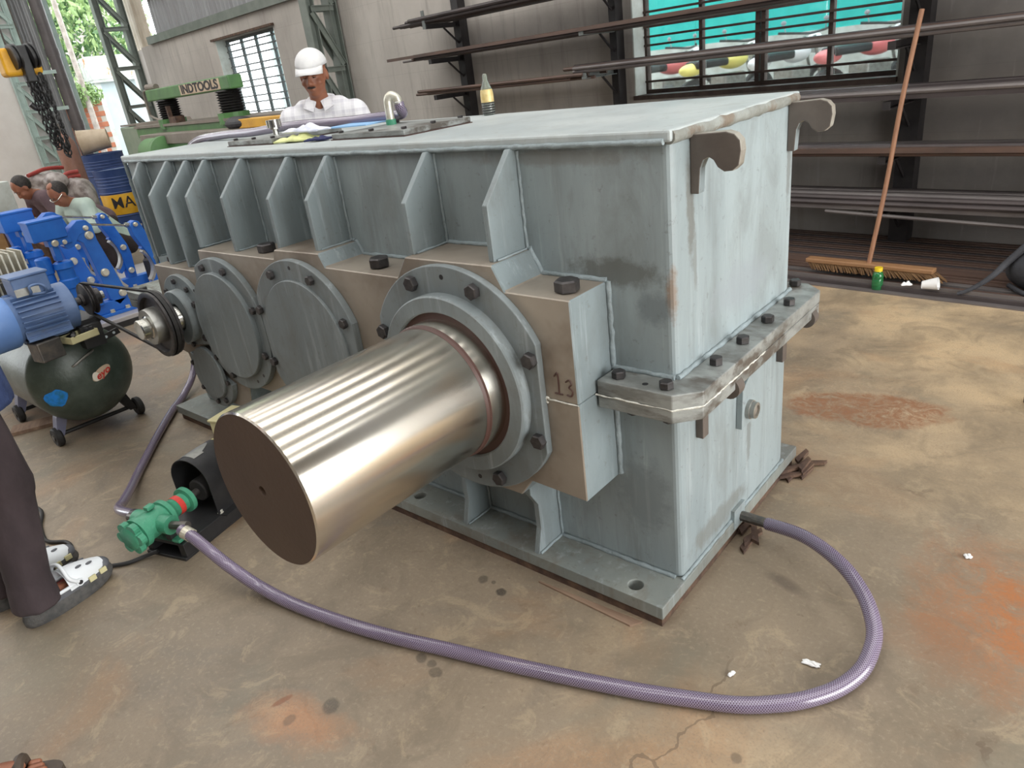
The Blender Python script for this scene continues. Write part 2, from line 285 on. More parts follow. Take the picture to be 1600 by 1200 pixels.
def wall_mat():
    m = bpy.data.materials.new('grimy_concrete_block_wall'); m.use_nodes = True; N = NT(m); p = N.b; p.inputs['Roughness'].default_value = .85
    co = N.coord(); st = N.coord(scale=(1.6, 1.6, .12)); sp = N.n('ShaderNodeSeparateXYZ'); N.l(co, sp.inputs[0])
    big = N.noise(co, .7, 5, .6)
    c = N.mix(N.ramp(big, .35, .7), s2l((190, 184, 177)), s2l((162, 156, 150)))
    # darker to the right behind the rack: light falloff painted into the colour
    falloff = N.math('ADD', N.math('MULTIPLY', N.math('ADD', sp.outputs[0], 3.4), .24), N.math('MULTIPLY', N.math('SUBTRACT', N.noise(co, 1.3, 6, .65), .5), 1.1))
    c = N.mix(N.math('MULTIPLY', N.ramp(falloff, -.1, 1.0), .78), c, s2l((92, 87, 84)))
    c = N.mix(N.math('MULTIPLY', N.ramp(N.noise(st, 5, 6, .7), .52, .75), .5), c, s2l((112, 105, 100)))
    c = N.mix(N.math('MULTIPLY', N.ramp(N.noise(st, 9, 6, .7), .6, .8), .35), c, s2l((196, 192, 188)))
    # courses of blocks under the render, every 0.2 m
    z = N.math('FRACT', N.math('MULTIPLY', sp.outputs[2], 2.6))
    c = N.mix(N.math('MULTIPLY', N.math('LESS_THAN', z, .012), .16), c, s2l((96, 90, 86)))
    N.l(c, p.inputs['Base Color']); N.bump(N.noise(co, 24, 5), .25); return m
M['wall'] = wall_mat()

# ------------------------------------------------------------------ mesh helpers
class MB:
    def __init__(s): s.v = []; s.f = []; s.mi = []; s.M = Matrix(); s.uv = None; s.m = 0
    def add(s, vs, fs):
        o = len(s.v); s.v += [tuple(s.M @ Vector(p)) for p in vs]; s.f += [tuple(i+o for i in f) for f in fs]; s.mi += [s.m]*len(fs); return s
    def box(s, x0, x1, y0, y1, z0, z1):
        return s.add([(x, y, z) for x in (x0, x1) for y in (y0, y1) for z in (z0, z1)],
                     [(0, 1, 3, 2), (4, 6, 7, 5), (0, 4, 5, 1), (2, 3, 7, 6), (0, 2, 6, 4), (1, 5, 7, 3)])
    def obox(s, c, sx, sy, sz, R=None):
        o = s.M; s.M = o @ Matrix.Translation(c) @ (R.to_4x4() if R else Matrix()); s.box(-sx/2, sx/2, -sy/2, sy/2, -sz/2, sz/2); s.M = o; return s
    def prism(s, poly, ax, a, b):
        n = len(poly)
        def P(q, t): return {'x': (t, q[0], q[1]), 'y': (q[0], t, q[1]), 'z': (q[0], q[1], t)}[ax]
        ar = sum(poly[i][0]*poly[(i+1) % n][1]-poly[(i+1) % n][0]*poly[i][1] for i in range(n))
        flip = (ar > 0) == (ax != 'y')      # orientation so that normals face outwards
        vs = [P(q, a) for q in poly]+[P(q, b) for q in poly]
        fs = [tuple(range(n)), tuple(range(2*n-1, n-1, -1))]+[(i, i+n, (i+1) % n+n, (i+1) % n) for i in range(n)]
        if a > b: flip = not flip
        if flip: fs = [tuple(reversed(f)) for f in fs]; 
        fs = [tuple(reversed(f)) for f in fs] if not flip else fs
        return s.add(vs, [tuple(f) for f in fs])
    def cyl(s, p0, p1, r0, r1=None, n=16, caps=True):
        p0, p1 = Vector(p0), Vector(p1); r1 = r0 if r1 is None else r1; d = (p1-p0).normalized()
        a = d.orthogonal().normalized(); b = d.cross(a)
        vs = [tuple(p0+(a*cos(t)+b*sin(t))*r0) for t in (2*pi*i/n for i in range(n))]+[tuple(p1+(a*cos(t)+b*sin(t))*r1) for t in (2*pi*i/n for i in range(n))]
        fs = [(i, (i+1) % n, (i+1) % n+n, i+n) for i in range(n)]
        if caps: fs += [tuple(range(n-1, -1, -1)), tuple(range(n, 2*n))]
        return s.add(vs, fs)
    def lathe(s, prof, o, d, n=32, caps=True):
        o, d = Vector(o), Vector(d).normalized(); a = d.orthogonal().normalized(); b = d.cross(a); vs = []; fs = []
        for r, h in prof: vs += [tuple(o+d*h+(a*cos(2*pi*i/n)+b*sin(2*pi*i/n))*r) for i in range(n)]
        for k in range(len(prof)-1):
            for i in range(n): fs.append((k*n+i, k*n+(i+1) % n, (k+1)*n+(i+1) % n, (k+1)*n+i))
        if caps: fs += [tuple(range(n-1, -1, -1)), tuple(range((len(prof)-1)*n, len(prof)*n))]
        return s.add(vs, fs)
    def tube(s, pts, r, n=10, smooth=0, closed=False, rf=None):
        pts = [Vector(p) for p in pts]
        if smooth: pts = catmull(pts, smooth)
        m = len(pts); t0 = (pts[1]-pts[0]).normalized(); a = t0.orthogonal().normalized(); vs = []; L = 0; us = []
        for k, p in enumerate(pts):
            t = (pts[min(k+1, m-1)]-pts[max(k-1, 0)]).normalized(); a = (a-t*a.dot(t)).normalized(); b = t.cross(a)
            if k: L += (p-pts[k-1]).length
            rr = r if rf is None else r*rf(k)
            vs += [tuple(p+(a*cos(2*pi*i/n)+b*sin(2*pi*i/n))*rr) for i in range(n)]; us.append(L)
        fs = [(k*n+i, k*n+(i+1) % n, (k+1)*n+(i+1) % n, (k+1)*n+i) for k in range(m-1) for i in range(n)]
        if s.uv is None: s.uv = {}
        base = len(s.f)
        for k in range(m-1):
            for i in range(n): s.uv[base+k*n+i] = [(i/n, us[k]), ((i+1)/n, us[k]), ((i+1)/n, us[k+1]), (i/n, us[k+1])]
        fs += [tuple(range(n-1, -1, -1)), tuple(range((m-1)*n, m*n))]
        return s.add(vs, fs)
    def ell(s, c, r, R=None, n=16, k=10):
        vs = []; fs = []; R = R or Matrix.Identity(3); c = Vector(c)
        if not hasattr(r, '__len__'): r = (r, r, r)
        for j in range(1, k):
            for i in range(n):
                a, t = pi*j/k, 2*pi*i/n; vs.append(tuple(c+R @ Vector((r[0]*sin(a)*cos(t), r[1]*sin(a)*sin(t), r[2]*cos(a)))))
        top, bot = len(vs), len(vs)+1; vs += [tuple(c+R @ Vector((0, 0, r[2]))), tuple(c-R @ Vector((0, 0, r[2])))]
        for j in range(k-2):
            for i in range(n): fs.append((j*n+i, (j+1)*n+i, (j+1)*n+(i+1) % n, j*n+(i+1) % n))
        for i in range(n): fs += [(top, i, (i+1) % n), (bot, (k-2)*n+(i+1) % n, (k-2)*n+i)]
        return s.add(vs, fs)
    def cap(s, p0, p1, r0, r1=None, n=14):
        r1 = r0 if r1 is None else r1; s.cyl(p0, p1, r0, r1, n, False); s.ell(p0, r0, None, n, 8); s.ell(p1, r1, None, n, 8); return s
    def hexbolt(s, p, d, r, h, washer=True):
        p, d = Vector(p), Vector(d).normalized()
        if washer: s.lathe([(r*1.18, 0), (r*1.18, h*.12)], p, d, 16)
        return s.lathe([(r, h*.1), (r, h*.86), (r*.86, h)], p, d, 6)
    def build(s, name, m, parent=None, loc=None, rotz=0, smooth=None, bevel=0, seg=2, norm=False):
        me = bpy.data.meshes.new(name); me.from_pydata(s.v, [], s.f)
        ms = m if isinstance(m, (list, tuple)) else [m]
        for x in ms: me.materials.append(M[x] if isinstance(x, str) else x)
        for i, p in enumerate(me.polygons): p.material_index = min(s.mi[i], len(ms)-1)
        if s.uv:
            ul = me.uv_layers.new(name='UVMap')
            for fi, uvs in s.uv.items():
                for li, c in zip(me.polygons[fi].loop_indices, uvs): ul.data[li].uv = c
        me.validate()
        if norm:
            bm = bmesh.new(); bm.from_mesh(me); bmesh.ops.recalc_face_normals(bm, faces=bm.faces); bm.to_mesh(me); bm.free()
        if smooth is not None:
            me.polygons.foreach_set('use_smooth', [True]*len(me.polygons)); me.set_sharp_from_angle(angle=rad(smooth))
        o = bpy.data.objects.new(name, me); COL.objects.link(o)
        if parent is not None: o.parent = parent
        if loc is not None: o.location = loc
        o.rotation_euler[2] = rotz
        if bevel:
            b = o.modifiers.new('bevel', 'BEVEL'); b.width = bevel; b.segments = seg; b.limit_method = 'ANGLE'; b.angle_limit = rad(40)
        return o
def catmull(P, k):
    out = []
    for i in range(len(P)-1):
        p0, p1, p2, p3 = P[max(i-1, 0)], P[i], P[i+1], P[min(i+2, len(P)-1)]
        for j in range(k):
            t = j/k; out.append(.5*((2*p1)+(p2-p0)*t+(2*p0-5*p1+4*p2-p3)*t*t+(3*p1-p0-3*p2+p3)*t**3))
    return out+[P[-1]]
def tag(o, label, cat, group=None, kind=None):
    o['label'] = label; o['category'] = cat
    if group: o['group'] = group
    if kind: o['kind'] = kind
    return o
def thing(name, label, cat, loc=(0, 0, 0), rotz=0, group=None):
    o = bpy.data.objects.new(name, None); COL.objects.link(o); o.location = loc; o.rotation_euler[2] = rotz; o.empty_display_size = .1
    return tag(o, label, cat, group)
def struct(o): o['kind'] = 'structure'; return o
def stuff(o): o['kind'] = 'stuff'; return o
def copies(src, parent, locs, rots=None):
    out = []
    for i, l in enumerate(locs):
        c = src.copy(); COL.objects.link(c); c.parent = parent; c.location = l
        if rots: c.rotation_euler = rots[i]
        out.append(c)
    return out
def clip(poly, nx, nz, d):                     # keep points with nx*x+nz*z <= d
    out = []
    for i in range(len(poly)):
        a, b = poly[i], poly[(i+1) % len(poly)]; fa = nx*a[0]+nz*a[1]-d; fb = nx*b[0]+nz*b[1]-d
        if fa <= 0: out.append(a)
        if fa*fb < 0: t = fa/(fa-fb); out.append((a[0]+(b[0]-a[0])*t, a[1]+(b[1]-a[1])*t))
    return out
def circle(cx, cz, r, n=72): return [(cx+r*cos(2*pi*i/n), cz+r*sin(2*pi*i/n)) for i in range(n)]
def evaluated(o, name=None):
    dg = bpy.context.evaluated_depsgraph_get(); me = bpy.data.meshes.new_from_object(o.evaluated_get(dg)); return me
def letters(name, text, size, m, parent, depth=.002, fn=None, loc=(0, 0, 0), rot=(0, 0, 0), wide=1.0, bold=0.):
    cu = bpy.data.curves.new(name, 'FONT'); cu.body = text; cu.size = size; cu.extrude = depth; cu.align_x = 'CENTER'; cu.align_y = 'CENTER'; cu.offset = bold
    t = bpy.data.objects.new('lettering_source', cu); COL.objects.link(t); me = evaluated(t); bpy.data.objects.remove(t)
    for v in me.vertices:
        v.co.x *= wide
        if fn: v.co = fn(v.co)
    me.materials.clear(); me.materials.append(M[m]); me.name = name
    o = bpy.data.objects.new(name, me); COL.objects.link(o); o.parent = parent; o.location = loc; o.rotation_euler = rot; return o
def organic(name, mb, m, parent, voxel=.008, it=4, fac=.5):
    o = mb.build(name, m, parent); r = o.modifiers.new('r', 'REMESH'); r.mode = 'VOXEL'; r.voxel_size = voxel; r.use_smooth_shade = True
    s = o.modifiers.new('s', 'SMOOTH'); s.iterations = it; s.factor = fac
    me = evaluated(o); o.modifiers.clear(); old = o.data; o.data = me; bpy.data.meshes.remove(old); me.name = name
    me.polygons.foreach_set('use_smooth', [True]*len(me.polygons)); return o

# ------------------------------------------------------------------ the setting
A6 = rad(-6); P0 = Vector((-.8, 4.0, 0)); UU = Vector((cos(A6), sin(A6), 0)); NN = Vector((sin(A6), -cos(A6), 0))
def W(u, d, z): return P0+UU*u+NN*d+Vector((0, 0, z))
struct(MB().box(-24, 7, -8, 5.4, -.12, 0).build('floor', 'floor'))
# back wall with the two window openings; local x runs along the wall, local -y points into the shop
WIN2 = (-1.80, .30, 1.12, 2.35); WIN1 = (-9.72, -7.78, 1.10, 2.36); WT = 2.58
def wall_piece(mb, x0, x1, z0, z1): mb.box(x0, x1, 0, .23, z0, z1)
mb = MB()
wall_piece(mb, -12.9, WIN1[0], 0, WT); wall_piece(mb, WIN1[0], WIN1[1], 0, WIN1[2]); wall_piece(mb, WIN1[0], WIN1[1], WIN1[3], WT)
wall_piece(mb, WIN1[1], WIN2[0], 0, WT); wall_piece(mb, WIN2[0], WIN2[1], 0, WIN2[2]); wall_piece(mb, WIN2[0], WIN2[1], WIN2[3], WT); wall_piece(mb, WIN2[1], 8, 0, WT)
wb = struct(mb.build('wall_back', 'wall', None, P0, A6))
def corrugated(mb, x0, x1, z0, z1, y, pitch=.1, amp=.02, along='x', th=.003):
    n = int((x1-x0)/pitch*6); vs = []; fs = []
    for i in range(n+1):
        t = x0+(x1-x0)*i/n; yy = y+amp*cos(2*pi*(t-x0)/pitch)
        for z in (z0, z1): vs.append((t, yy, z) if along == 'x' else (yy, t, z))
    for i in range(n): fs.append((2*i, 2*i+2, 2*i+3, 2*i+1))
    mb.add(vs, fs)
mb = MB(); corrugated(mb, -12.3, 8, WT+.06, 6.2, .12, .14, .025)
struct(mb.build('wall_upper', 'sheet_grey', None, P0, A6, smooth=60))
struct(MB().box(-12.35, 8, -.06, .10, WT, WT+.12).build('trim_1', 'dark_grey_green', None, P0, A6))           # wall-top channel
struct(MB().box(-12.35, 8, -.03, .08, 3.3, 3.38).build('trim_2', 'dark_grey_green', None, P0, A6))
mb = MB(); corrugated(mb, -13.7, -12.62, 2.55, 6.2, .14, .16, .02)
struct(mb.build('wall_upper.001', 'sheet_cream', None, P0, A6, smooth=60))
struct(MB().box(-13.75, -12.9, 0, .23, 0, 2.55).build('wall_back.001', 'white_wall', None, P0, A6))
# end wall (local x along the back wall's normal into the shop)
EW = W(-13.75, 0, 0)
mb = MB()
mb.box(0, .2, -9.5, -4.1, 0, 6.2); mb.box(0, .2, -4.1, -3.3, 0, .95); mb.box(0, .2, -4.1, -3.3, 1.32, 6.2); mb.box(0, .2, -3.3, -1.76, 0, 6.2)
struct(mb.build('wall_left', 'white_wall', None, EW, A6))
mb = MB(); corrugated(mb, -1.86, -1.40, 0, 6.2, .12, .1, .014, along='y')
struct(mb.build('wall_left.001', 'sheet_grey', None, EW, A6, smooth=60))
w3 = struct(MB().box(.02, .18, -4.1, -3.98, .95, 1.32).box(.02, .18, -3.42, -3.3, .95, 1.32).box(.02, .18, -3.98, -3.42, .95, .99).box(.02, .18, -3.98, -3.42, 1.28, 1.32).build('window_3', 'machine_top', None, EW, A6))
MB().box(.09, .095, -3.98, -3.42, .99, 1.28).build('pane', 'black', w3)
struct(MB().box(.02, .12, -1.20, -1.10, 0, 6.2).build('trim_3', 'pale_green', None, EW, A6))                     # door post beside the pipe
# roof with skylight sheets, walls behind the camera
mb = MB()
xs = [-14.2]+[v for x in SKY_X for v in (x-.3, x+.3)]+[7]
for i in range(0, len(xs), 2): mb.box(xs[i], xs[i+1], -8, 5.8, 6.2, 6.24)
struct(mb.build('ceiling', 'sheet_grey'))
mb = MB()
for x in SKY_X: mb.box(x-.3, x+.3, -8, 5.8, 6.2, 6.22)
struct(mb.build('ceiling.001', 'reveal_white'))
struct(MB().box(6.0, 6.2, -8, -2.2, 0, 6.2).box(6.0, 6.2, 2.6, 5, 0, 6.2).box(6.0, 6.2, -2.2, 2.6, 3.4, 6.2).build('wall_right', 'grey_plaster'))
struct(MB().box(-16, 7, -7.4, -7.2, 0, 6.2).build('wall_front', 'grey_plaster'))

# window 2 (wide, behind the rack) and window 1: frames, mullions, grille bars, panes
def window(name, win, fr, gr, mull, thick_mull, bars, dep=.15, rev='reveal_white', bw=.011):
    u0, u1, z0, z1 = win
    o = struct(MB().box(u0, u0+.035, dep, dep+.05, z0, z1).box(u1-.035, u1, dep, dep+.05, z0, z1).box(u0, u1, dep, dep+.05, z0, z0+.035).box(u0, u1, dep, dep+.05, z1-.035, z1).build(name, fr, None, P0, A6))
    for u in mull: MB().box(u-.015, u+.015, dep, dep+.045, z0, z1).build('mullion', fr, o)
    for u in thick_mull: MB().box(u-.04, u-.008, dep, dep+.05, z0, z1).box(u+.008, u+.04, dep, dep+.05, z0, z1).build('mullion', fr, o)
    for z in bars: MB().box(u0+.02, u1-.02, dep-.02, dep+.002, z-bw, z+bw).build('grille_bar', gr, o)
    MB().box(u0, u0+.012, .0, dep, z0, z1).build('reveal', rev, o); MB().box(u1-.012, u1, .0, dep, z0, z1).build('reveal', rev, o)
    MB().box(u0, u1, -.02, dep, z0-.03, z0+.004).build('sill', fr, o)
    us = sorted([u0]+list(mull)+list(thick_mull)+[u1])
    for a, b in zip(us[:-1], us[1:]):
        MB().box(a+.03, b-.03, dep+.028, dep+.032, z0+.03, z1-.03).build('pane', 'glass', o)
    return o
window('window_2', WIN2, 'window_steel', 'window_steel', (-1.25, -.22), (-.745,), (1.22, 1.50, 1.565, 1.64, 1.75, 1.86, 1.97), .15, 'reveal_white', .0085)
window('window_1', WIN1, 'grille_grey', 'grille_grey', (-9.2, -8.72, -8.2), (), (1.22, 1.31, 1.44, 1.53, 1.66, 1.75, 1.88, 1.97, 2.10, 2.19, 2.28), .16, 'reveal_white', .009)
struct(MB().box(WIN1[0]-.06, WIN1[1]+.03, -.05, .0, WIN1[3], WIN1[3]+.03).build('trim_4', 'debris', None, P0, A6))

# ------------------------------------------------------------------ GEARBOX
gb = thing('gearbox', 'large grey-blue primed steel gearbox on the concrete floor, thick bright shaft end sticking out', 'gearbox')
H = 1.3245; ZS = .6764; D = .7634; XL = -2.8274; YB = -.1683
MB().box(XL, 0, 0, D, .70, 1.305).build('upper_housing', 'paint_end', gb, bevel=.020, seg=4)
MB().box(XL+.05, 0, 0, D, .07, .66).build('lower_housing', 'paint_end', gb, bevel=.020, seg=4)
MB().box(XL-.012, .006, -.012, D+.012, 1.298, H).build('top_plate', 'paint_top_lit', gb, bevel=.006)
def flange(z0, z1, e, name):
    ch = .057; x1 = e; p = [(-.185, .02), (-.185, -e), (x1-ch, -e), (x1, -e+ch), (x1, D+e-ch), (x1-ch, D+e), (XL-e+ch, D+e), (XL-e, D+e-ch), (XL-e, -e-.05), (XL-e+ch, -e-.09), (-2.45, -e-.09), (-2.45, .02)]
    return MB().prism(p, 'z', z0, z1).build(name, 'flange_steel', gb, bevel=.003, norm=True)
fu = flange(ZS+.0008, .7178, .0895, 'upper_flange'); fl = flange(.6388, ZS-.0008, .0885, 'lower_flange')
# white sealant squeezed out along the split
def jit(pts, k, a):
    out = []
    for i in range(len(pts)-1):
        p, q = Vector(pts[i]), Vector(pts[i+1]); n = max(2, int((q-p).length/k))
        for j in range(n): out.append(p+(q-p)*(j/n)+Vector((random.uniform(-a, a), random.uniform(-a, a), random.uniform(-a, a))))
    return out+[Vector(pts[-1])]
MB().tube(jit([(-.19, -.09, ZS), (.0325, -.0895, ZS), (.0895, -.0325, ZS), (.0895, .35, ZS)], .012, .0012), .0024, 6, rf=lambda k: random.uniform(.35, 1.3)).build('sealant_bead', 'white_seal', gb)
MB().tube(jit([(-.295, YB-.001, ZS), (-.192, YB-.001, ZS)], .012, .0008), .0024, 6, rf=lambda k: random.uniform(.5, 1.4)).build('sealant_bead', 'white_seal', gb)
MB().tube([(-.29, YB-.002, ZS-.012), (-.297, YB-.003, ZS-.004), (-.292, YB-.003, ZS+.006), (-.285, YB-.002, ZS+.002)], .003, 6, 4).build('sealant_bead', 'white_seal', gb)
# bolts
bm_ = MB().hexbolt((0, 0, 0), (0, 0, 1), .0165, .018)
def bolts(parent, locs, r, h, d, name='bolt', mt='bolt', spin=None):
    src = MB().hexbolt((0, 0, 0), d, r*1.06, h, False).build(name, mt, parent, locs[0])
    for l in locs[1:]:
        c = src.copy(); COL.objects.link(c); c.parent = parent; c.location = l
        if spin: c.rotation_euler = (0, spin*random.random(), 0) if abs(d[1]) else (0, 0, spin*random.random())
    return src
bolts(fu, [(-.141, -.051, .7178), (.001, -.057, .7178), (.046, .127, .7178), (.049, .289, .7178), (.048, .467, .7178), (.05, .632, .7178), (0, .819, .7178), (-2.75, -.142, .7178)], .0175, .021, (0, 0, 1), spin=1)
bolts(fl, [(-.1, -.055, .6388), (.005, -.055, .6388), (.046, .127, .6388)], .0155, .016, (0, 0, -1))
MB().cyl((-.059, -.057, .717), (-.059, -.057, .7183), .008, n=14).build('dowel_hole', 'black', fu)
# bearing blocks: machined front, painted flanks
def block(name, poly, lo):
    o = MB().prism(poly, 'y', YB, .01).build(name, ['paint', 'machined'], gb, norm=True)
    for p in o.data.polygons:
        n = p.normal
        if n.y < -.9 or (n.z > .6 and not lo): p.material_index = 1
    b = o.modifiers.new('bevel', 'BEVEL'); b.width = .003; b.segments = 1; b.limit_method = 'ANGLE'
    return o
block('upper_bearing_block', [(-.1915, ZS+.0006), (-.1915, .960), (-.398, .962), (-.433, 1.029), (-.767, 1.029), (-.815, .965), (-1.171, .967), (-1.194, 1.011), (-1.454, 1.008), (-1.472, .974), (-2.021, .972), (-2.035, .878), (-2.47, .878), (-2.50, ZS+.0006)], False)
block('lower_bearing_block', [(-.1915, ZS-.0006), (-.1915, .380), (-.385, .388), (-.432, .327), (-.75, .327), (-.80, .392), (-1.165, .39), (-1.194, .345), (-1.454, .345), (-1.476, .395), (-1.92, .400), (-1.955, .29), (-2.0, .262), (-2.36, .262), (-2.42, .46), (-2.50, .47), (-2.50, ZS-.0006)], True)
bolts(gb, [(-.241, -.106, .961), (-.967, -.105, .967), (-1.614, -.101, .973)], .031, .032, (0, 0, 1), 'block_bolt', spin=1)
bolts(gb, [(-2.44, -.10, .878)], .018, .022, (0, 0, 1), 'block_bolt')
# weld fillets round the blocks, ribs and corners
def bead(p0, p1, r=.010):
    r *= .62
    return MB().tube(jit([p0, p1], .02, .0012), r, 8, rf=lambda k: random.uniform(.8, 1.15)).build('weld_bead', 'paint_weld', gb, smooth=70)
for a, b, r in [((-.187, -.002, .385), (-.187, -.002, .64), .014), ((-.187, -.002, .72), (-.187, -.002, .962), .013), ((-.19, -.002, .963), (-.398, -.002, .966), .013), ((-.40, -.002, .966), (-.435, -.002, 1.03), .014),
                ((-.43, -.002, 1.032), (-.77, -.002, 1.032), .011), ((-.77, -.002, 1.03), (-.82, -.002, .968), .012), ((-.82, -.002, .969), (-1.17, -.002, .969), .011), ((-1.17, -.002, .97), (-1.2, -.002, 1.013), .012),
                ((-1.2, -.002, 1.013), (-1.455, -.002, 1.012), .01), ((-.19, -.002, .722), (-.004, -.002, .722), .012), ((.003, 0, .722), (.003, D, .722), .012), ((.0, 0, .076), (.0, D, .076), .01), ((-.02, -.003, .078), (-2.3, -.003, .078), .012),
                ((-2.8, -.014, 1.30), (-.01, -.014, 1.30), .011), ((XL-.003, -.003, .73), (XL-.003, -.003, 1.30), .014)]:
    bead(a, b, r)
MB().tube(jit([(-.004, .0, 1.307), (-.004, D, 1.307)], .03, .0015), .0165, 12, rf=lambda k: random.uniform(.92, 1.08)).build('edge_weld', 'weld_dirty', gb, smooth=80)
# ribs
def rib(x, zb, t=.018, y=-.14, zc=1.176):
    MB().prism([(.0, zb), (y, zb), (y, zc), (-.028, 1.297), (0, 1.297)], 'x', x-t/2, x+t/2).build('rib', 'paint', gb, bevel=.002, norm=True)
    bead((x+t/2+.003, -.003, zb), (x+t/2+.003, -.003, 1.29), .008); bead((x+t/2+.003, -.006, zb+.003), (x+t/2+.003, y+.01, zb+.003), .006)
for x, zb in [(-.455, 1.029), (-.765, 1.029), (-1.235, 1.01), (-1.462, 1.0), (-1.772, .973), (-2.044, .972), (-2.20, .878), (-2.366, .878)]: rib(x, zb)
rib(-2.63, .878, y=-.075, zc=1.232)
def lrib(x, zt, t=.02):
    MB().prism([(0, .075), (-.125, .075), (-.10, .16), (-.10, .25), (-.13, .30), (-.13, zt), (0, zt)], 'x', x-t/2, x+t/2).build('lower_rib', 'paint', gb, bevel=.002, norm=True)
    bead((x+t/2+.003, -.003, .08), (x+t/2+.003, -.003, zt-.01), .008); bead((x+t/2+.003, -.006, .078), (x+t/2+.003, -.12, .078), .007)
for x, zt in [(-.443, .36), (-.757, .36), (-1.23, .38), (-1.46, .38), (-1.98, .38)]: lrib(x, zt)
# base plate with holes (each hole cut through the plate)
HOLES = [(-.104, -.088), (-1.035, -.078), (-2.40, -.07), (-.104, .82)]
bp = MB().box(-2.862, .0103, -.1366, D+.1194, .034, .075).build('base_plate', 'paint_base', gb)
cut = MB()
for x, y in HOLES: cut.cyl((x, y, 0), (x, y, .2), .0225, n=28)
co = cut.build('cutter', 'black'); bo = bp.modifiers.new('b', 'BOOLEAN'); bo.operation = 'DIFFERENCE'; bo.solver = 'EXACT'; bo.object = co
me = evaluated(bp); bp.modifiers.clear(); bp.data = me; bpy.data.objects.remove(co)
bv = bp.modifiers.new('bevel', 'BEVEL'); bv.width = .003; bv.segments = 2; bv.limit_method = 'ANGLE'
MB().box(-2.84, .002, -.128, D+.10, .0, .034).build('packing_strip', 'debris', gb)
# bearing covers (flange plate + raised boss) with their bolts
def cover(cx, r, clips, t0, boss, t1, bolt_r, angs, br, cz=ZS, hole=None, y0=YB):
    poly = circle(cx, cz, r)
    for c in clips: poly = clip(poly, *c)
    o = MB().prism(poly, 'y', y0-t0, y0).build('bearing_cover', 'paint_plate', gb, bevel=.003, norm=True)
    if hole: MB().lathe([(hole, t0-.004), (boss, t0-.004), (boss, t1-.004), (boss-.004, t1), (hole+.004, t1), (hole, t1-.004), (hole, t0-.004)], (cx, y0, cz), (0, -1, 0), 72, False).build('boss_ring', 'paint_plate', o, smooth=35, norm=True)
    elif boss: MB().lathe([(boss, t0-.003), (boss, t1-.003), (boss-.003, t1)], (cx, y0, cz), (0, -1, 0), 72).build('raised_disc', 'paint_plate', o, smooth=35)
    if angs: bolts(o, [(cx+bolt_r*cos(rad(a)), y0-t0, cz+bolt_r*sin(rad(a))) for a in angs], br, br*1.0, (0, -1, 0), spin=1)
    return o
c1 = cover(-.601, .3466, [(1, 0, -.601+.307), (-1, 0, .601+.307)], .024, .27, .062, .312, [22.5, 67.5, 112.5, 157.5, 202.5, 247.5, 292.5, 337.5], .0215, hole=.2225)
MB().lathe([(.17, .0), (.2225, .0), (.2225, .05), (.2025, .05)], (-.601, YB, ZS), (0, -1, 0), 72).build('shaft_seal', 'seal', c1, smooth=35)
for a in (90, 275): MB().cyl((-.601+.315*cos(rad(a)), YB-.0238, ZS+.315*sin(rad(a))), (-.601+.315*cos(rad(a)), YB-.0246, ZS+.315*sin(rad(a))), .0075, n=14).build('tapped_hole', 'black', c1)
c2 = cover(-1.343, .309, [(-1, 0, 1.612), (1, 0, -1.343+.286)], .026, .240, .036, .277, [25, 65, 115, 158, 202, 245, -25], .0165)
MB().cyl((-1.343, YB-.0258, ZS+.282), (-1.343, YB-.0266, ZS+.282), .007, n=12).build('tapped_hole', 'black', c2)
c3 = cover(-1.886, .277, [(1, 0, -1.614), (-.98, .2, 2.052+.13)], .026, .222, .044, .247, [70, 108, 22, -22, 165, 200, 250], .0145)
for a in (-50, -66, 150): MB().cyl((-1.886+.25*cos(rad(a)), YB-.0258, ZS+.25*sin(rad(a))), (-1.886+.25*cos(rad(a)), YB-.0266, ZS+.25*sin(rad(a))), .007, n=12).build('tapped_hole', 'black', c3)
c4 = cover(-2.255, .178, [(.98, -.2, -2.062-.135), (.15, -1, -.874)], .022, .118, .062, .15, [55, 95, 140, 15, 200], .0115, hole=.06)
c5 = cover(-2.19, .165, [(.35, 1, -.33)], .024, .122, .036, .143, [40, -10, -60, 120, 170, 220, 268], .0115, cz=.415)
# shafts
sx, sz = -.601, ZS; YE = YB-.6804
MB().lathe([(.2025, .03), (.2025, .104), (.2015, .112), (.1985, .114), (.197, .122), (.1977, .126), (.1977, .6764), (.1937, .6804)], (sx, YB, sz), (0, -1, 0), 96, False).build('output_shaft', 'shaft', gb, smooth=30)
ends = MB().lathe([(.1937, 0), (.0135, 0), (.0125, -.012), (.0115, -.035)], (sx, YE, sz), (0, -1, 0), 64, False).build('shaft_end_face', 'shaft_end', gb, smooth=30, norm=True)
MB().cyl((sx, YE+.03, sz), (sx, YE+.012, sz), .0125, n=20).build('centre_hole', 'gold', ends)
MB().lathe([(.2032, .108), (.2032, .1105), (.2, .1135), (.1978, .1235)], (sx, YB, sz), (0, -1, 0), 72, False).build('shaft_groove', 'seal', gb, smooth=30)
ix = -2.255
MB().lathe([(.052, .02), (.052, .10), (.05, .103), (.05, .19), (.043, .195), (.043, .228), (.040, .232)], (ix, YB, ZS), (0, -1, 0), 40).build('input_shaft', 'chrome', gb, smooth=35)
pl = MB().lathe([(.05, .112), (.136, .112), (.142, .116), (.142, .126), (.124, .134), (.124, .142), (.142, .150), (.142, .160), (.137, .162), (.122, .162), (.118, .145), (.078, .145), (.078, .172), (.076, .192), (.05, .192)], (ix, YB, ZS), (0, -1, 0), 56, False).build('input_pulley', ['bolt', 'alu'], gb, smooth=30, norm=True)
for p in pl.data.polygons:
    c = p.center
    if math.hypot(c.x-ix, c.z-ZS) < .0785 and c.y < YB-.14: p.material_index = 1
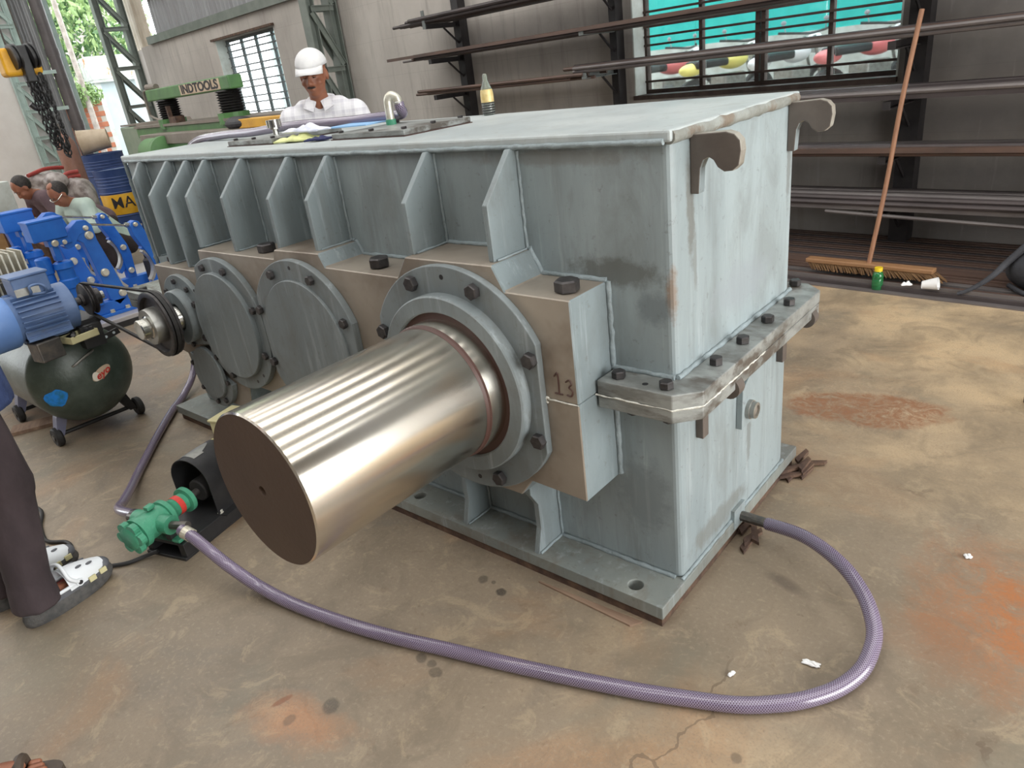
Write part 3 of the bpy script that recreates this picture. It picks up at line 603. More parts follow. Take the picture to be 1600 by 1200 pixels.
# inspection covers on top with screws
def icover(x0, x1, y0, y1):
    o = MB().box(x0, x1, y0, y1, H+.003, H+.021).build('inspection_cover', 'flange_steel', gb, bevel=.002)
    MB().box(x0-.004, x1+.004, y0-.004, y1+.004, H, H+.003).build('gasket', 'seal', o)
    bolts(o, [(x0+.025, y0+.025, H+.021), (x1-.025, y0+.025, H+.021), (x1-.025, y1-.025, H+.021), (x0+.025, y1-.025, H+.021), ((x0+x1)/2, y0+.025, H+.021), (x1-.025, (y0+y1)/2, H+.021)], .009, .008, (0, 0, 1))
    return o
ic2 = icover(-1.42, -1.035, .150, .47); ic1 = icover(-2.10, -1.775, .128, .47)
# elbow, breather
MB().tube([(-1.345, .372, H+.02), (-1.345, .372, H+.085), (-1.343, .374, H+.108), (-1.332, .382, H+.120), (-1.317, .392, H+.110), (-1.314, .396, H+.092)], .0155, 14, 6).build('elbow_pipe', 'zinc', gb, smooth=60)
MB().cyl((-1.345, .372, H+.021), (-1.345, .372, H+.04), .019, n=16).build('pipe_coupling', 'pump_green', gb)
MB().lathe([(.019, 0), (.019, .006), (.0165, .01)], (-1.314, .396, H+.088), (0, 0, 1), 16).build('pipe_coupling', 'alu', gb)
br = MB().lathe([(.012, 0), (.012, .02), (.02, .022), (.02, .03)], (-2.0, .30, H+.021), (0, 0, 1), 8).build('breather', 'chrome', gb)
mb = MB().cyl((-2.0, .30, H+.05), (-2.0, .30, H+.08), .026, n=20)
for i in range(10): a = 2*pi*i/10; mb.box(-2.0+.026*cos(a)-.004, -2.0+.026*cos(a)+.004, .30+.026*sin(a)-.004, .30+.026*sin(a)+.004, H+.05, H+.08)
mb.build('breather_cap', 'chrome', br)
# lifting hooks
HK = [(0, 1.165), (.022, 1.165), (.026, 1.225), (.034, 1.243), (.046, 1.249), (.058, 1.242), (.068, 1.226), (.084, 1.216), (.104, 1.218), (.119, 1.230), (.124, 1.262), (.121, 1.284), (.108, 1.298), (.088, 1.304), (0, 1.300)]
def hook(y, t=.03, dz=0, s=1, name='lifting_hook', prof=HK):
    o = MB().prism([(x*s, 1.30+(z-1.30)*s+dz) for x, z in prof], 'y', y-t/2, y+t/2).build(name, ['paint', 'hook_steel', 'hook_edge'], gb, bevel=.003, norm=True)
    for p in o.data.polygons:
        if abs(p.normal.y) > .8: p.material_index = 1
        elif p.center.x > .035: p.material_index = 2
hook(.105); hook(.715)
HK2 = [(0, .505), (.03, .52), (.03, .575), (.05, .592), (.07, .588), (.084, .592), (.092, .608), (.092, .64), (0, .64)]
for y in (.115, .69):
    MB().box(0, .022, y-.017, y+.017, .50, .60).build('lower_hook_plate', 'hook_steel', gb, bevel=.002)
    MB().lathe([(.03, -.018), (.03, .018)], (.07, y+.055, .640), (0, 1, 0), 20).build('lower_hook_nose', ['hook_steel'], gb, smooth=40)
# sight glass, drain
MB().prism([(.36, .40), (.365, .53), (.41, .56), (.452, .515), (.455, .40)], 'x', 0, .02).build('gauge_pad', 'paint_end', gb, bevel=.002, norm=True)
sg = MB().lathe([(.03, 0), (.03, .012), (.026, .013), (.026, .026), (.017, .028), (.017, .018)], (.02, .407, .452), (1, 0, 0), 24).build('sight_glass', 'alu', gb, smooth=35)
MB().lathe([(.0165, 0), (.008, .0015), (.0005, .002)], (.041, .407, .452), (1, 0, 0), 20).build('glass_disc', 'machine_top', sg)
dr = MB().box(0, .012, .33, .41, .045, .115).build('drain_pad', 'paint_end', gb)
MB().cyl((.01, .385, .068), (.05, .385, .068), .017, n=8).build('drain_nut', 'hose_fit', dr)
# hand written 1 3 in brown on the machined face
def stroke(pts): MB().tube(pts, .0022, 6, 4).build('hand_marking', 'seal', gb)
yb = YB-.001
stroke([(-.262, yb, .748), (-.250, yb, .758), (-.250, yb, .70)]); stroke([(-.264, yb, .700), (-.238, yb, .700)])
stroke([(-.226, yb, .738), (-.214, yb, .746), (-.208, yb, .735), (-.217, yb, .724), (-.206, yb, .715), (-.212, yb, .70), (-.225, yb, .702)])

# drive belt (loop round the two pulleys)
MX, MZ, BY = -3.01, .705, YB-.138
def loop(c0, r0, c1, r1, n=20):
    dx, dz = c1[0]-c0[0], c1[1]-c0[1]; L = math.hypot(dx, dz); al = math.atan2(dz, dx); be = math.acos((r0-r1)/L); pts = []
    for i in range(n+1): t = al+be+(2*pi-2*be)*i/n; pts.append((c0[0]+r0*cos(t), c0[1]+r0*sin(t)))
    for i in range(n+1): t = al-be+2*be*i/n; pts.append((c1[0]+r1*cos(t), c1[1]+r1*sin(t)))
    return pts
out = loop((ix, ZS), .146, (MX, MZ), .083); inn = loop((ix, ZS), .136, (MX, MZ), .073); n = len(out); mb = MB(); w = .008
vs = [(x, BY-w, z) for x, z in out]+[(x, BY+w, z) for x, z in out]+[(x, BY-w*.7, z) for x, z in inn]+[(x, BY+w*.7, z) for x, z in inn]
fs = []
for i in range(n):
    j = (i+1) % n; fs += [(i, j, n+j, n+i), (2*n+i, 3*n+i, 3*n+j, 2*n+j), (i, 2*n+i, 2*n+j, j), (n+i, n+j, 3*n+j, 3*n+i)]
tag(mb.add(vs, fs).build('drive_belt', 'black_rubber', norm=True), 'thin black drive belt running from the blue motor to the gearbox input pulley', 'belt')

# hoses
HP = [(-1.520, -0.751, 0.165), (-1.463, -0.744, 0.155), (-1.362, -0.737, 0.125), (-1.298, -0.729, 0.098), (-1.253, -0.719, 0.075), (-1.196, -0.708, 0.052), (-1.134, -0.696, 0.034), (-1.033, -0.681, 0.022), (-0.892, -0.659, 0.021), (-0.741, -0.628, 0.021), (-0.585, -0.587, 0.021), (-0.445, -0.543, 0.021), (-0.301, -0.500, 0.021), (-0.168, -0.458, 0.021), (-0.042, -0.416, 0.021), (0.075, -0.374, 0.021), (0.184, -0.329, 0.021), (0.287, -0.282, 0.021), (0.361, -0.230, 0.021), (0.418, -0.176, 0.021), (0.469, -0.103, 0.022), (0.498, -0.026, 0.028), (0.502, 0.045, 0.040), (0.493, 0.098, 0.056), (0.465, 0.149, 0.078), (0.431, 0.191, 0.092), (0.384, 0.236, 0.103), (0.327, 0.279, 0.106), (0.259, 0.321, 0.102), (0.191, 0.354, 0.090), (.10, .381, .07)]
h1 = tag(MB().tube(HP, .0205, 16, 8).build('braided_hose', 'hose', smooth=80), 'purple braided hose curving across the floor in front, from pump to gearbox drain', 'hose')
MB().cyl((.05, .385, .068), (.135, .376, .075), .0165, n=14).build('hose_nipple', 'hose_fit', h1)
MB().cyl((-1.50, -.751, .166), (-1.47, -.741, .152), .0235, n=16).build('hose_clamp', 'zinc', h1)
HL = [(-1.80, -.783, .145), (-1.87, -.79, .135), (-1.96, -.792, .118), (-2.03, -.775, .10), (-2.10, -.735, .08), (-2.26, -.645, .045), (-2.426, -.545, .022), (-2.70, -.335, .021), (-2.95, -.13, .021), (-3.10, .02, .03), (-3.22, .17, .12), (-3.27, .33, .5), (-3.24, .42, .95), (-3.15, .44, 1.22), (-2.98, .44, 1.325), (-2.70, .435, 1.348),
      (-2.40, .43, 1.352), (-2.08, .43, 1.366), (-1.85, .43, 1.366), (-1.66, .43, 1.366), (-1.50, .43, 1.37), (-1.40, .43, 1.372), (-1.335, .425, 1.378), (-1.314, .40, 1.40), (-1.314, .397, 1.418)]
h2 = tag(MB().tube(HL, .0190, 16, 8).build('braided_hose', 'hose', smooth=80), 'purple hose rising from the pump behind the gearbox end and lying across its top', 'hose')
MB().cyl((-1.80, -.783, .146), (-1.835, -.787, .14), .023, n=16).build('hose_clamp', 'black', h2)

# ------------------------------------------------------------------ PUMP SET
pu = thing('gear_pump_set', 'green gear pump coupled to a motor on a black base frame, beside the shaft end', 'pump', (-1.685, -.77, 0), rad(16.3))
f = MB(); f.box(-.10, .10, -.01, .72, 0, .012).box(-.10, -.07, 0, .70, .012, .06).box(.07, .10, 0, .70, .012, .06).box(-.10, .10, .0, .70, .058, .066)
f.build('base_frame', 'black', pu, bevel=.002)
MB().box(-.05, .05, .0, .06, .064, .12).build('pump_foot', 'black', pu)
pz = .155
pb = MB().lathe([(.04, -.115), (.046, -.11), (.046, -.085), (.058, -.083), (.058, -.06), (.050, -.058), (.050, .03), (.058, .032), (.058, .05), (.044, .06), (.036, .075), (.034, .13), (.05, .132), (.05, .15), (.02, .152)], (0, 0, pz), (0, 1, 0), 28).build('pump_body', 'pump_green', pu, smooth=40)
mb = MB()
for i in range(6): a = 2*pi*i/6; mb.cyl((.042*cos(a), -.112, pz+.042*sin(a)), (.042*cos(a), -.09, pz+.042*sin(a)), .021, n=12)
mb.build('end_cap_lobe', 'pump_green', pb)
mb = MB()
for s in (-1, 1): MB().cyl((s*.04, -.005, pz), (s*.088, -.005, pz), .034, n=20).build('port_boss', 'pump_green', pb, smooth=40)
MB().lathe([(.037, .088), (.0375, .11)], (0, 0, pz), (0, 1, 0), 24).build('red_band', 'red', pb)
MB().box(-.085, .085, .0, .05, .068, .082).box(-.03, .03, .0, .05, .07, .12).build('pump_feet', 'pump_green', pu, bevel=.004)
MB().box(-.012, .012, -.02, .012, .22-.01, .225).build('relief_cap', 'pump_green', pb, bevel=.003)
MB().cyl((.085, -.005, pz), (.165, .0, pz+.008), .0155, n=12).build('outlet_nipple', 'hose_fit', pu)
MB().cyl((-.085, -.005, pz), (-.135, .0, pz-.005), .0165, n=12).build('inlet_nipple', 'hose_fit', pu)
MB().cyl((0, .14, pz), (0, .24, pz), .013, n=14).build('pump_shaft', 'hose_fit', pu)
MB().lathe([(.04, .2), (.045, .205), (.045, .27), (.028, .272), (.028, .30), (.045, .302), (.045, .36)], (0, 0, pz), (0, 1, 0), 24).build('coupling', 'black_rubber', pu, smooth=40)
# arched coupling guard, open towards the pump
ga = [(-.095, .066)]+[(-.095+0*i, .066) for i in range(0)]+[(.095*cos(pi-pi*i/18), .205+.095*sin(pi-pi*i/18)) for i in range(19)]+[(.095, .066)]
gi = [(x*.965, z if z < .1 else .205+(z-.205)*.965) for x, z in ga]
g = MB(); n = len(ga); vs = [(x, .185, z) for x, z in ga]+[(x, .345, z) for x, z in ga]+[(x, .185, z) for x, z in gi]+[(x, .345, z) for x, z in gi]; fs = []
for i in range(n-1): fs += [(i, i+1, n+i+1, n+i), (2*n+i, 3*n+i, 3*n+i+1, 2*n+i+1), (i, 2*n+i, 2*n+i+1, i+1), (n+i, n+i+1, 3*n+i+1, 3*n+i)]
g.add(vs, fs).build('coupling_guard', 'black', pu, smooth=35, norm=True)
mb = MB(); 
for i in range(8): a = 1.25+i*.10; b = a+.10; mb.add([(.0965*cos(a), .21, .205+.0965*sin(a)), (.0965*cos(b), .21, .205+.0965*sin(b)), (.0965*cos(b), .26+.06*sin(pi*i/8), .205+.0965*sin(b)), (.0965*cos(a), .26+.06*sin(pi*max(i-1, 0)/8), .205+.0965*sin(a))], [(0, 1, 2, 3)])
mb.build('guard_scuff', 'alu', pu, norm=True)
MB().box(.075, .13, .19, .34, .066, .07).build('guard_foot', 'black', pu); MB().hexbolt((.088, .20, .07), (0, 0, 1), .010, .014).build('bolt', 'zinc', pu)
mo = MB().lathe([(.07, .36), (.105, .365), (.105, .60), (.09, .61), (.09, .66), (.07, .68)], (0, 0, .18), (0, 1, 0), 32).build('motor', 'cream', pu, smooth=40)
mb = MB()
for i in range(20): a = 2*pi*i/20; mb.obox((.108*cos(a), .48, .18+.108*sin(a)), .012, .2, .005, Matrix.Rotation(-a, 3, 'Y'))
mb.build('cooling_fin', 'cream', mo)
MB().box(-.065, .065, .40, .53, .27, .345).build('terminal_box', 'cream', pu, bevel=.004); MB().box(-.07, .07, .395, .535, .343, .353).build('terminal_box_lid', 'cream', pu, bevel=.003)
MB().box(-.10, .10, .40, .58, .066, .09).build('motor_foot', 'cream', pu)
# power cable on the floor
CB = [(-1.72, -.79, .02), (-1.753, -.83, .009), (-1.777, -.89, .008), (-1.85, -.955, .008), (-1.93, -.985, .008), (-2.04, -.985, .008), (-2.085, -.965, .012), (-2.15, -.965, .01), (-2.235, -1.005, .008), (-2.38, -.98, .008), (-2.525, -.932, .008), (-2.70, -.95, .008), (-2.876, -.899, .008), (-3.05, -.83, .008), (-3.234, -.833, .008), (-3.5, -.95, .008), (-3.9, -1.2, .008)]
tag(MB().tube(CB, .0075, 8, 6).build('power_cable', 'black_rubber', smooth=80), 'thin dark power cable snaking over the floor past the white clog', 'cable')

# ------------------------------------------------------------------ COMPRESSOR with its motor
cp = thing('air_compressor', 'worn dark green air compressor tank on wheels, carrying a blue motor', 'compressor', (-3.1, -.435, 0))
R0 = .246; tz = .346
prof = [(.001, .13)]+[(R0*sin(a), .0+.13*cos(a)) for a in [pi/2*i/10 for i in range(1, 11)]]+[(R0, -1.15)]+[(R0*cos(a), -1.15-.13*sin(a)) for a in [pi/2*i/8 for i in range(1, 8)]]+[(.001, -1.28)]
tk = MB().lathe(prof, (0, 0, tz), (1, 0, 0), 48, False).build('tank', 'tank', cp, smooth=40, norm=True)
MB().tube([(.10, -.055, tz+.075), (.125, -.05, tz+.078), (.128, .0, tz+.10), (.122, .05, tz+.118), (.10, .055, tz+.118)], .006, 8, 4).build('tank_handle', 'alu', tk)
def dome(y, z): return .13*math.sqrt(max(0, 1-(y*y+z*z)/R0**2))
def patch(name, pts, m, lift, parent=tk):
    vs = [(dome(y, z)+lift, y, tz+z) for y, z in pts]; c = (sum(p[0] for p in pts)/len(pts), sum(p[1] for p in pts)/len(pts))
    vs.append((dome(*c)+lift, c[0], tz+c[1])); n = len(pts)
    return MB().add(vs, [(i, (i+1) % n, n) for i in range(n)]).build(name, m, parent, norm=True)
lc = (.052, .0)
patch('maker_plate', [(lc[0]+.056*a+.0*b, lc[1]+.036*b+.35*.056*a) for a, b in [(-1, -1), (-.5, -1), (0, -1), (.5, -1), (1, -1), (1, 0), (1, 1), (.5, 1), (0, 1), (-.5, 1), (-1, 1), (-1, 0)]], 'tank', .002)
patch('logo_oval', [(lc[0]+.05*cos(t), lc[1]+.028*sin(t)+.35*.05*cos(t)) for t in [2*pi*i/24 for i in range(24)]], 'sign_cream', .004)
patch('logo_swoosh', [(lc[0]-.03+.018*cos(t), lc[1]-.008+.024*sin(t)) for t in [2*pi*i/16 for i in range(16)]], 'white_print', .0055)
letters('logo_lettering', 'eyo', .05, 'red', tk, .0006, lambda v: Vector((dome(lc[0]+v.x, lc[1]+v.y+.35*v.x)+.0075+v.z, lc[0]+.008+v.x, tz+lc[1]+v.y+.35*v.x)), bold=.001)
patch('blue_overspray', [(-.165+.045*cos(t)*(1+.12*sin(3*t)), -.055+.045*sin(t)*(1+.1*cos(5*t))) for t in [2*pi*i/18 for i in range(18)]], 'tank_blue', .004)
# legs, wheels
def wheel(x, y, r=.05):
    w_ = MB().lathe([(r*.5, -.016), (r*.85, -.018), (r, -.01), (r, .01), (r*.85, .018), (r*.5, .016)], (x, y, r), (0, 1, 0), 20).build('wheel', 'black_rubber', cp, smooth=40); MB().cyl((x, y-.022, r), (x, y+.022, r), .016, n=12).build('hub', 'hose_fit', w_)
for x, y in [(-.07, -.19), (-.05, .215), (-.66, -.19), (-.66, .215)]: wheel(x, y)
for x, y, m in [(-.07, -.16, 'lavender'), (-.05, .185, 'black'), (-.66, -.16, 'lavender'), (-.66, .185, 'black')]:
    s = 1 if y > 0 else -1
    MB().prism([(s*.20, .05), (s*.165, .05), (s*.105, .17), (s*.14, .20), (s*.17, .15)], 'x', x-.03, x+.025).build('leg', m, cp, norm=True)
MB().tube([(-.06, -.17, .06), (-.05, .20, .06)], .011, 8).build('axle_bar', 'black', cp); MB().tube([(-.66, -.17, .06), (-.66, .20, .06)], .011, 8).build('axle_bar', 'black', cp)
MB().box(-.62, .12, -.10, .14, .592, .618).build('platform', 'black', cp)
MB().box(.0, .10, .10, .14, .54, .60).build('platform_bracket', 'black', cp)
s_ = MB().prism([(0, 0), (.115, .022), (.108, .052), (-.006, .03)], 'x', 0, .006).build('slotted_bracket', 'black', cp, (.16, .075, .495), norm=True)
for y, z in ((.045, .024), (.085, .032)): MB().cyl((.0061, y, z), (.0066, y, z), .007, n=10).build('slot', 'out_white', s_)
MB().box(.10, .17, .02, .115, .49, .60).build('bracket_plate', 'black', cp)
# motor: axis along y, pulley at +y end
mx = MX+3.1; my = BY+.435; mzz = MZ
mt = MB().lathe([(.05, -.07), (.075, -.075), (.112, -.09), (.112, -.13), (.106, -.14), (.106, -.33), (.112, -.34), (.112, -.36)], (mx, my, mzz), (0, 1, 0), 36).build('motor', 'motor_blue', cp, smooth=40)
cw = MB().lathe([(.118, -.345), (.122, -.355), (.126, -.45), (.118, -.52), (.09, -.54)], (mx, my, mzz), (0, 1, 0), 36).build('fan_cowl', 'cowl_blue', mt, smooth=40)
fin = MB().box(.10, .124, -.325, -.145, -.0022, .0022).build('cooling_fin', 'motor_blue', mt, (mx, my, mzz))
for i in range(1, 30):
    a = i*2*pi/30
    if pi*.36 < a < pi*.64: continue
    c = fin.copy(); COL.objects.link(c); c.parent = mt; c.location = (mx, my, mzz); c.rotation_euler = (0, -a, 0)
MB().box(mx-.06, mx+.07, my-.30, my-.15, mzz+.10, mzz+.185).build('terminal_box', 'motor_blue', mt, bevel=.006); MB().box(mx-.066, mx+.076, my-.306, my-.144, mzz+.185, mzz+.197).build('terminal_box_lid', 'motor_blue', mt, bevel=.004)
MB().tube([(mx+.075, my-.245, mzz+.105), (mx+.10, my-.245, mzz+.12), (mx+.105, my-.245, mzz+.145), (mx+.10, my-.205, mzz+.145), (mx+.105, my-.185, mzz+.125), (mx+.085, my-.19, mzz+.10), (mx+.075, my-.245, mzz+.105)], .006, 8, 4).build('lifting_eye', 'motor_blue', mt, smooth=60)
MB().box(mx+.070, mx+.0725, my-.30, my-.20, mzz+.105, mzz+.14).build('rating_plate', 'alu', mt)
MB().box(mx-.11, mx+.11, my-.33, my-.14, .612, .625).box(mx-.10, mx-.06, my-.33, my-.14, .612, .66).box(mx+.06, mx+.10, my-.33, my-.14, .612, .66).build('motor_foot', 'motor_blue', mt)
MB().lathe([(.02, -.08), (.02, -.04), (.03, -.038), (.03, -.025), (.078, -.018), (.078, -.012), (.066, -.003), (.066, .003), (.078, .012), (.078, .018), (.04, .02), (.04, .05), (.02, .052)], (mx, my, mzz), (0, 1, 0), 32).build('motor_pulley', 'bolt', cp, smooth=35)
MB().cyl((mx, my+.05, mzz), (mx, my+.07, mzz), .02, n=12).build('pulley_boss', 'alu', cp)
# pump head with fins, brass fitting
hd = MB().box(-.62, -.44, -.10, .08, .612, .80).build('pump_head', 'hose_fit', cp, bevel=.01)
for i in range(7): MB().box(-.64, -.42, -.12+.03*i, -.112+.03*i, .72, .93).build('cooling_fin', 'zinc', hd)
MB().tube([(-.42, .02, .80), (-.32, .04, .80), (-.26, .06, .76)], .016, 10, 4).build('brass_fitting', 'gold', cp)
# items lying on the tank
ty = thing('parts_tray', 'small yellowed plastic tray of black parts on the compressor, under the motor', 'tray', (-2.97, -.43, .575), rad(12))
ty.location = (-2.93, -.425, .5475); MB().box(-.045, .045, -.07, .07, 0, .006).box(-.045, -.04, -.07, .07, 0, .035).box(.04, .045, -.07, .07, 0, .035).box(-.045, .045, -.07, -.065, 0, .035).box(-.045, .045, .065, .07, 0, .035).build('tray_body', 'cream', ty, bevel=.003)
mb = MB()
for i in range(12): mb.hexbolt((random.uniform(-.03, .03), random.uniform(-.05, .05), .008+.02*random.random()), (random.uniform(-1, 1), random.uniform(-1, 1), .6), .011, .025)
stuff(mb.build('small_parts', 'black', ty))
tag(MB().box(-.045, .045, -.055, .055, -.05, .045).build('grey_box', 'hose_fit', None, (-2.935, -.575, .555), rad(10), bevel=.006), 'dark grey rubber block hanging below the blue motor, beside the tray', 'block')
tag(MB().box(-.02, .10, -.12, .12, 0, .02).build('wood_plank', 'wood_pale', None, (-3.62, -.59, 0), rad(-25), bevel=.002), 'short brown wooden plank on the floor behind the compressor wheels', 'plank')

# ------------------------------------------------------------------ PEOPLE
def human(o, J, hr=1.0, voxel=.009, skin='skin', feet=True):
    """one continuous body from joints J (local coordinates)"""
    b = MB(); V = lambda k: Vector(J[k])
    nk, ch, pv, hd = V('neck'), V('chest'), V('pelvis'), V('head')
    side = (V('sh_l')-V('sh_r')).normalized(); up = (nk-pv).normalized(); fw = V('face').normalized()
    def basis(z, x): y = z.cross(x).normalized(); x = y.cross(z).normalized(); return Matrix((x, y, z)).transposed()
    B = basis(up, side)
    b.ell(ch, (.155, .10, .19), B, 20, 14); b.ell(pv, (.15, .105, .13), B, 20, 12); b.cyl(pv, ch, .125, .13, 18)
    b.cap(nk-up*.03, hd-Vector((0, 0, .05)), .055, .05)
    for s in ('l', 'r'):
        sh, el, wr = V('sh_'+s), V('el_'+s), V('wr_'+s); b.cap(ch+up*.12, sh, .07, .058); b.cap(sh, el, .052, .04); b.cap(el, wr, .038, .026)
        dr = (wr-el).normalized(); lat = dr.cross(fw if abs(dr.dot(fw)) < .9 else Vector((0, 0, 1))).normalized(); nrm = lat.cross(dr)
        pm = wr+dr*.05; b.ell(pm, (.038, .017, .05), basis(dr, lat), 12, 8)
        for k, (off, ln) in enumerate(((-.03, .062), (-.01, .074), (.011, .07), (.031, .054))):
            k0 = pm+dr*.035+lat*off; k1 = k0+dr*ln*.5+nrm*.006; k2 = k1+dr*ln*.42+nrm*.016; b.cap(k0, k1, .0095, .009, 8); b.cap(k1, k2, .009, .0075, 8)
        t0 = wr+dr*.025-lat*.03; t1 = t0+dr*.03-lat*.022; b.cap(t0, t1, .011, .01, 8); b.cap(t1, t1+dr*.03-lat*.004, .01, .008, 8)
        hp, kn, an = V('hip_'+s), V('kn_'+s), V('an_'+s); b.cap(hp, kn, .08, .055); b.cap(kn, an, .052, .036)
        if feet: b.cap(an-Vector((0, 0, .03)), an+V('toe')*.13-Vector((0, 0, .055)), .033, .022)
    # head
    fz = Vector((0, 0, 1)) if 'hup' not in J else V('hup').normalized(); fz = (fz-fw*fz.dot(fw)).normalized(); fx = fw.cross(fz)  # fx = person's right side when fw forward
    Bh = Matrix((fx, fw, fz)).transposed(); T = lambda x, y, z: hd+Bh @ Vector((x*hr, y*hr, z*hr)); E = lambda x, y, z, r, R=None: b.ell(T(x, y, z), tuple(q*hr for q in r), Bh, 16, 12)
    E(0, -.012, .03, (.074, .092, .09)); E(0, .018, -.035, (.062, .066, .075)); E(0, .040, -.088, (.034, .034, .026)); E(0, .03, -.065, (.05, .045, .04))
    E(0, .092, -.030, (.014, .016, .013)); b.cap(T(0, .078, .012), T(0, .096, -.026), .008*hr, .011*hr, 10)
    for s in (-1, 1):
        E(s*.030, .068, .022, (.026, .012, .008)); E(s*.040, .052, -.030, (.022, .022, .02)); E(s*.076, -.012, -.008, (.009, .02, .032)); E(s*.013, .088, -.034, (.008, .009, .007))
    E(0, .078, -.060, (.022, .012, .006)); E(0, .076, -.070, (.019, .012, .007))
    body = organic('body', b, skin, o, voxel, 3, .5)
    for s in (-1, 1):
        e = MB().ell(T(s*.030, .071, .006), (.012*hr, .008*hr, .0065*hr), Bh, 12, 8).build('eyelid', skin, body, smooth=80); MB().ell(T(s*.030, .0762, .0005), (.0105*hr, .004*hr, .0022*hr), Bh, 10, 6).build('eye', 'hair', e)
        MB().ell(T(s*.031, .078, .028), (.019*hr, .005*hr, .004*hr), Bh, 10, 6).build('eyebrow', 'hair', body)
    return body, T, Bh, B
def garment(name, parts, m, o, voxel=.010, it=5): 
    b = MB()
    for p in parts:
        if p[0] == 'c': b.cap(*p[1:])
        elif p[0] == 't': b.cyl(*p[1:])
        else: b.ell(*p[1:])
    return organic(name, b, m, o, voxel, it, .5)

# man behind the gearbox: white cap, plaid shirt, looking down
p1 = thing('person', 'man in white cap and white plaid shirt standing behind the gearbox looking down', 'person', (-2.93, 1.24, 0), rad(42))
J = dict(pelvis=(0, .02, .90), chest=(0, .01, 1.20), neck=(0, -.01, 1.415), head=(0, -.065, 1.575), face=(-.14, -1, -.20), sh_l=(.185, .0, 1.365), sh_r=(-.185, .0, 1.365), el_l=(.265, -.02, 1.09), el_r=(-.265, -.02, 1.09),
         wr_l=(.20, -.22, 1.0), wr_r=(-.20, -.22, 1.0), hip_l=(.09, .02, .86), hip_r=(-.09, .02, .86), kn_l=(.10, .0, .47), kn_r=(-.10, .0, .47), an_l=(.11, .03, .08), an_r=(-.11, .03, .08), toe=(0, -1, 0))
b1, T, Bh, B = human(p1, J, 1.0, .007)
garment('shirt', [('e', (0, .01, 1.20), (.185, .125, .20), None, 24, 14), ('e', (0, .02, .95), (.175, .125, .2), None, 24, 14), ('c', (-.17, .0, 1.345), (.17, .0, 1.345), .078), ('c', (-.10, .0, 1.385), (.10, .0, 1.385), .07), ('c', (.185, 0, 1.345), (.268, -.02, 1.10), .082, .072), ('c', (-.185, 0, 1.345), (-.268, -.02, 1.10), .082, .072), ('t', (0, 0, .78), (0, .01, 1.2), .165, .17, 24)], 'plaid', p1, .009)
for s in (-1, 1):   # collar leaves, placket with a button
    MB().prism([(0, 0), (.058, .022), (.075, -.035), (.022, -.062)], 'y', -.004, .004).build('collar', 'plaid', p1, norm=True).matrix_local = Matrix.Translation((s*.012, -.078, 1.435)) @ Matrix.Rotation(rad(-28), 4, 'X') @ Matrix.Diagonal((s, 1, 1, 1))
MB().tube([(-.062, .02, 1.43), (-.06, -.04, 1.425), (0, .065, 1.445), (.06, -.04, 1.425)][0:1]+[(-.065, -.03, 1.43), (-.068, .03, 1.45), (0, .06, 1.46), (.068, .03, 1.45), (.065, -.03, 1.43)], .014, 8, 4).build('collar_band', 'plaid', p1, smooth=60)
for z in (1.30, 1.22): MB().cyl((0, -.128, z), (0, -.136, z), .006, n=10).build('button', 'hose_fit', p1)
garment('trousers', [('e', (0, .02, .86), (.165, .12, .14), None, 20, 12), ('c', (.09, .02, .84), (.10, 0, .47), .092, .075), ('c', (.10, 0, .47), (.11, .03, .12), .072, .065), ('c', (-.09, .02, .84), (-.10, 0, .47), .092, .075), ('c', (-.10, 0, .47), (-.11, .03, .12), .072, .065)], 'trouser', p1, .012)
for s in (-1, 1): MB().ell((s*.11, -.05, .035), (.05, .14, .04)).build('shoe', 'black', p1, smooth=60)
def cap_hat(o, T, Bh):
    b = MB(); n = 24; vs = []; fs = []; k = 8
    for j in range(k+1):
        a = pi/2*j/k
        for i in range(n):
            t = 2*pi*i/n; vs.append(tuple(T(.087*sin(a)*cos(t), -.012+.104*sin(a)*sin(t), .050-.012*sin(t)*0+.088*cos(a))))
    for j in range(k):
        for i in range(n): fs.append((j*n+i, (j+1)*n+i, (j+1)*n+(i+1) % n, j*n+(i+1) % n))
    c = b.add(vs, fs).build('cap', 'cap_white', o, smooth=70, norm=True); sm = c.modifiers.new('t', 'SOLIDIFY'); sm.thickness = .004; sm.offset = 0
    b = MB(); vs = []; m_ = 14
    for r, dz in ((0, .0), (.5, -.010), (1, -.028)):
        for i in range(m_+1):
            t = -1.15+2.3*i/m_; vs.append(tuple(T(.088*sin(t)*(1+.02*r), -.012+.102*cos(t)+.058*r*max(0, cos(t))**.6, .054+dz*.8-.022*r*abs(sin(t))**2)))
    fs = [(j*(m_+1)+i, j*(m_+1)+i+1, (j+1)*(m_+1)+i+1, (j+1)*(m_+1)+i) for j in range(2) for i in range(m_)]
    v = b.add(vs, fs).build('cap_brim', 'cap_white', c, smooth=70, norm=True); sm = v.modifiers.new('t', 'SOLIDIFY'); sm.thickness = .005
    MB().ell(T(0, -.012, .138), (.008, .008, .003)).build('cap_button', 'cap_white', c)
cap_hat(p1, T, Bh)
MB().ell(T(0, .083, -.050), (.026, .010, .006), Bh).build('moustache', 'hair', b1)
MB().ell(T(0, -.03, .005), (.079, .085, .05), Bh).build('hair', 'hair', b1, smooth=70)

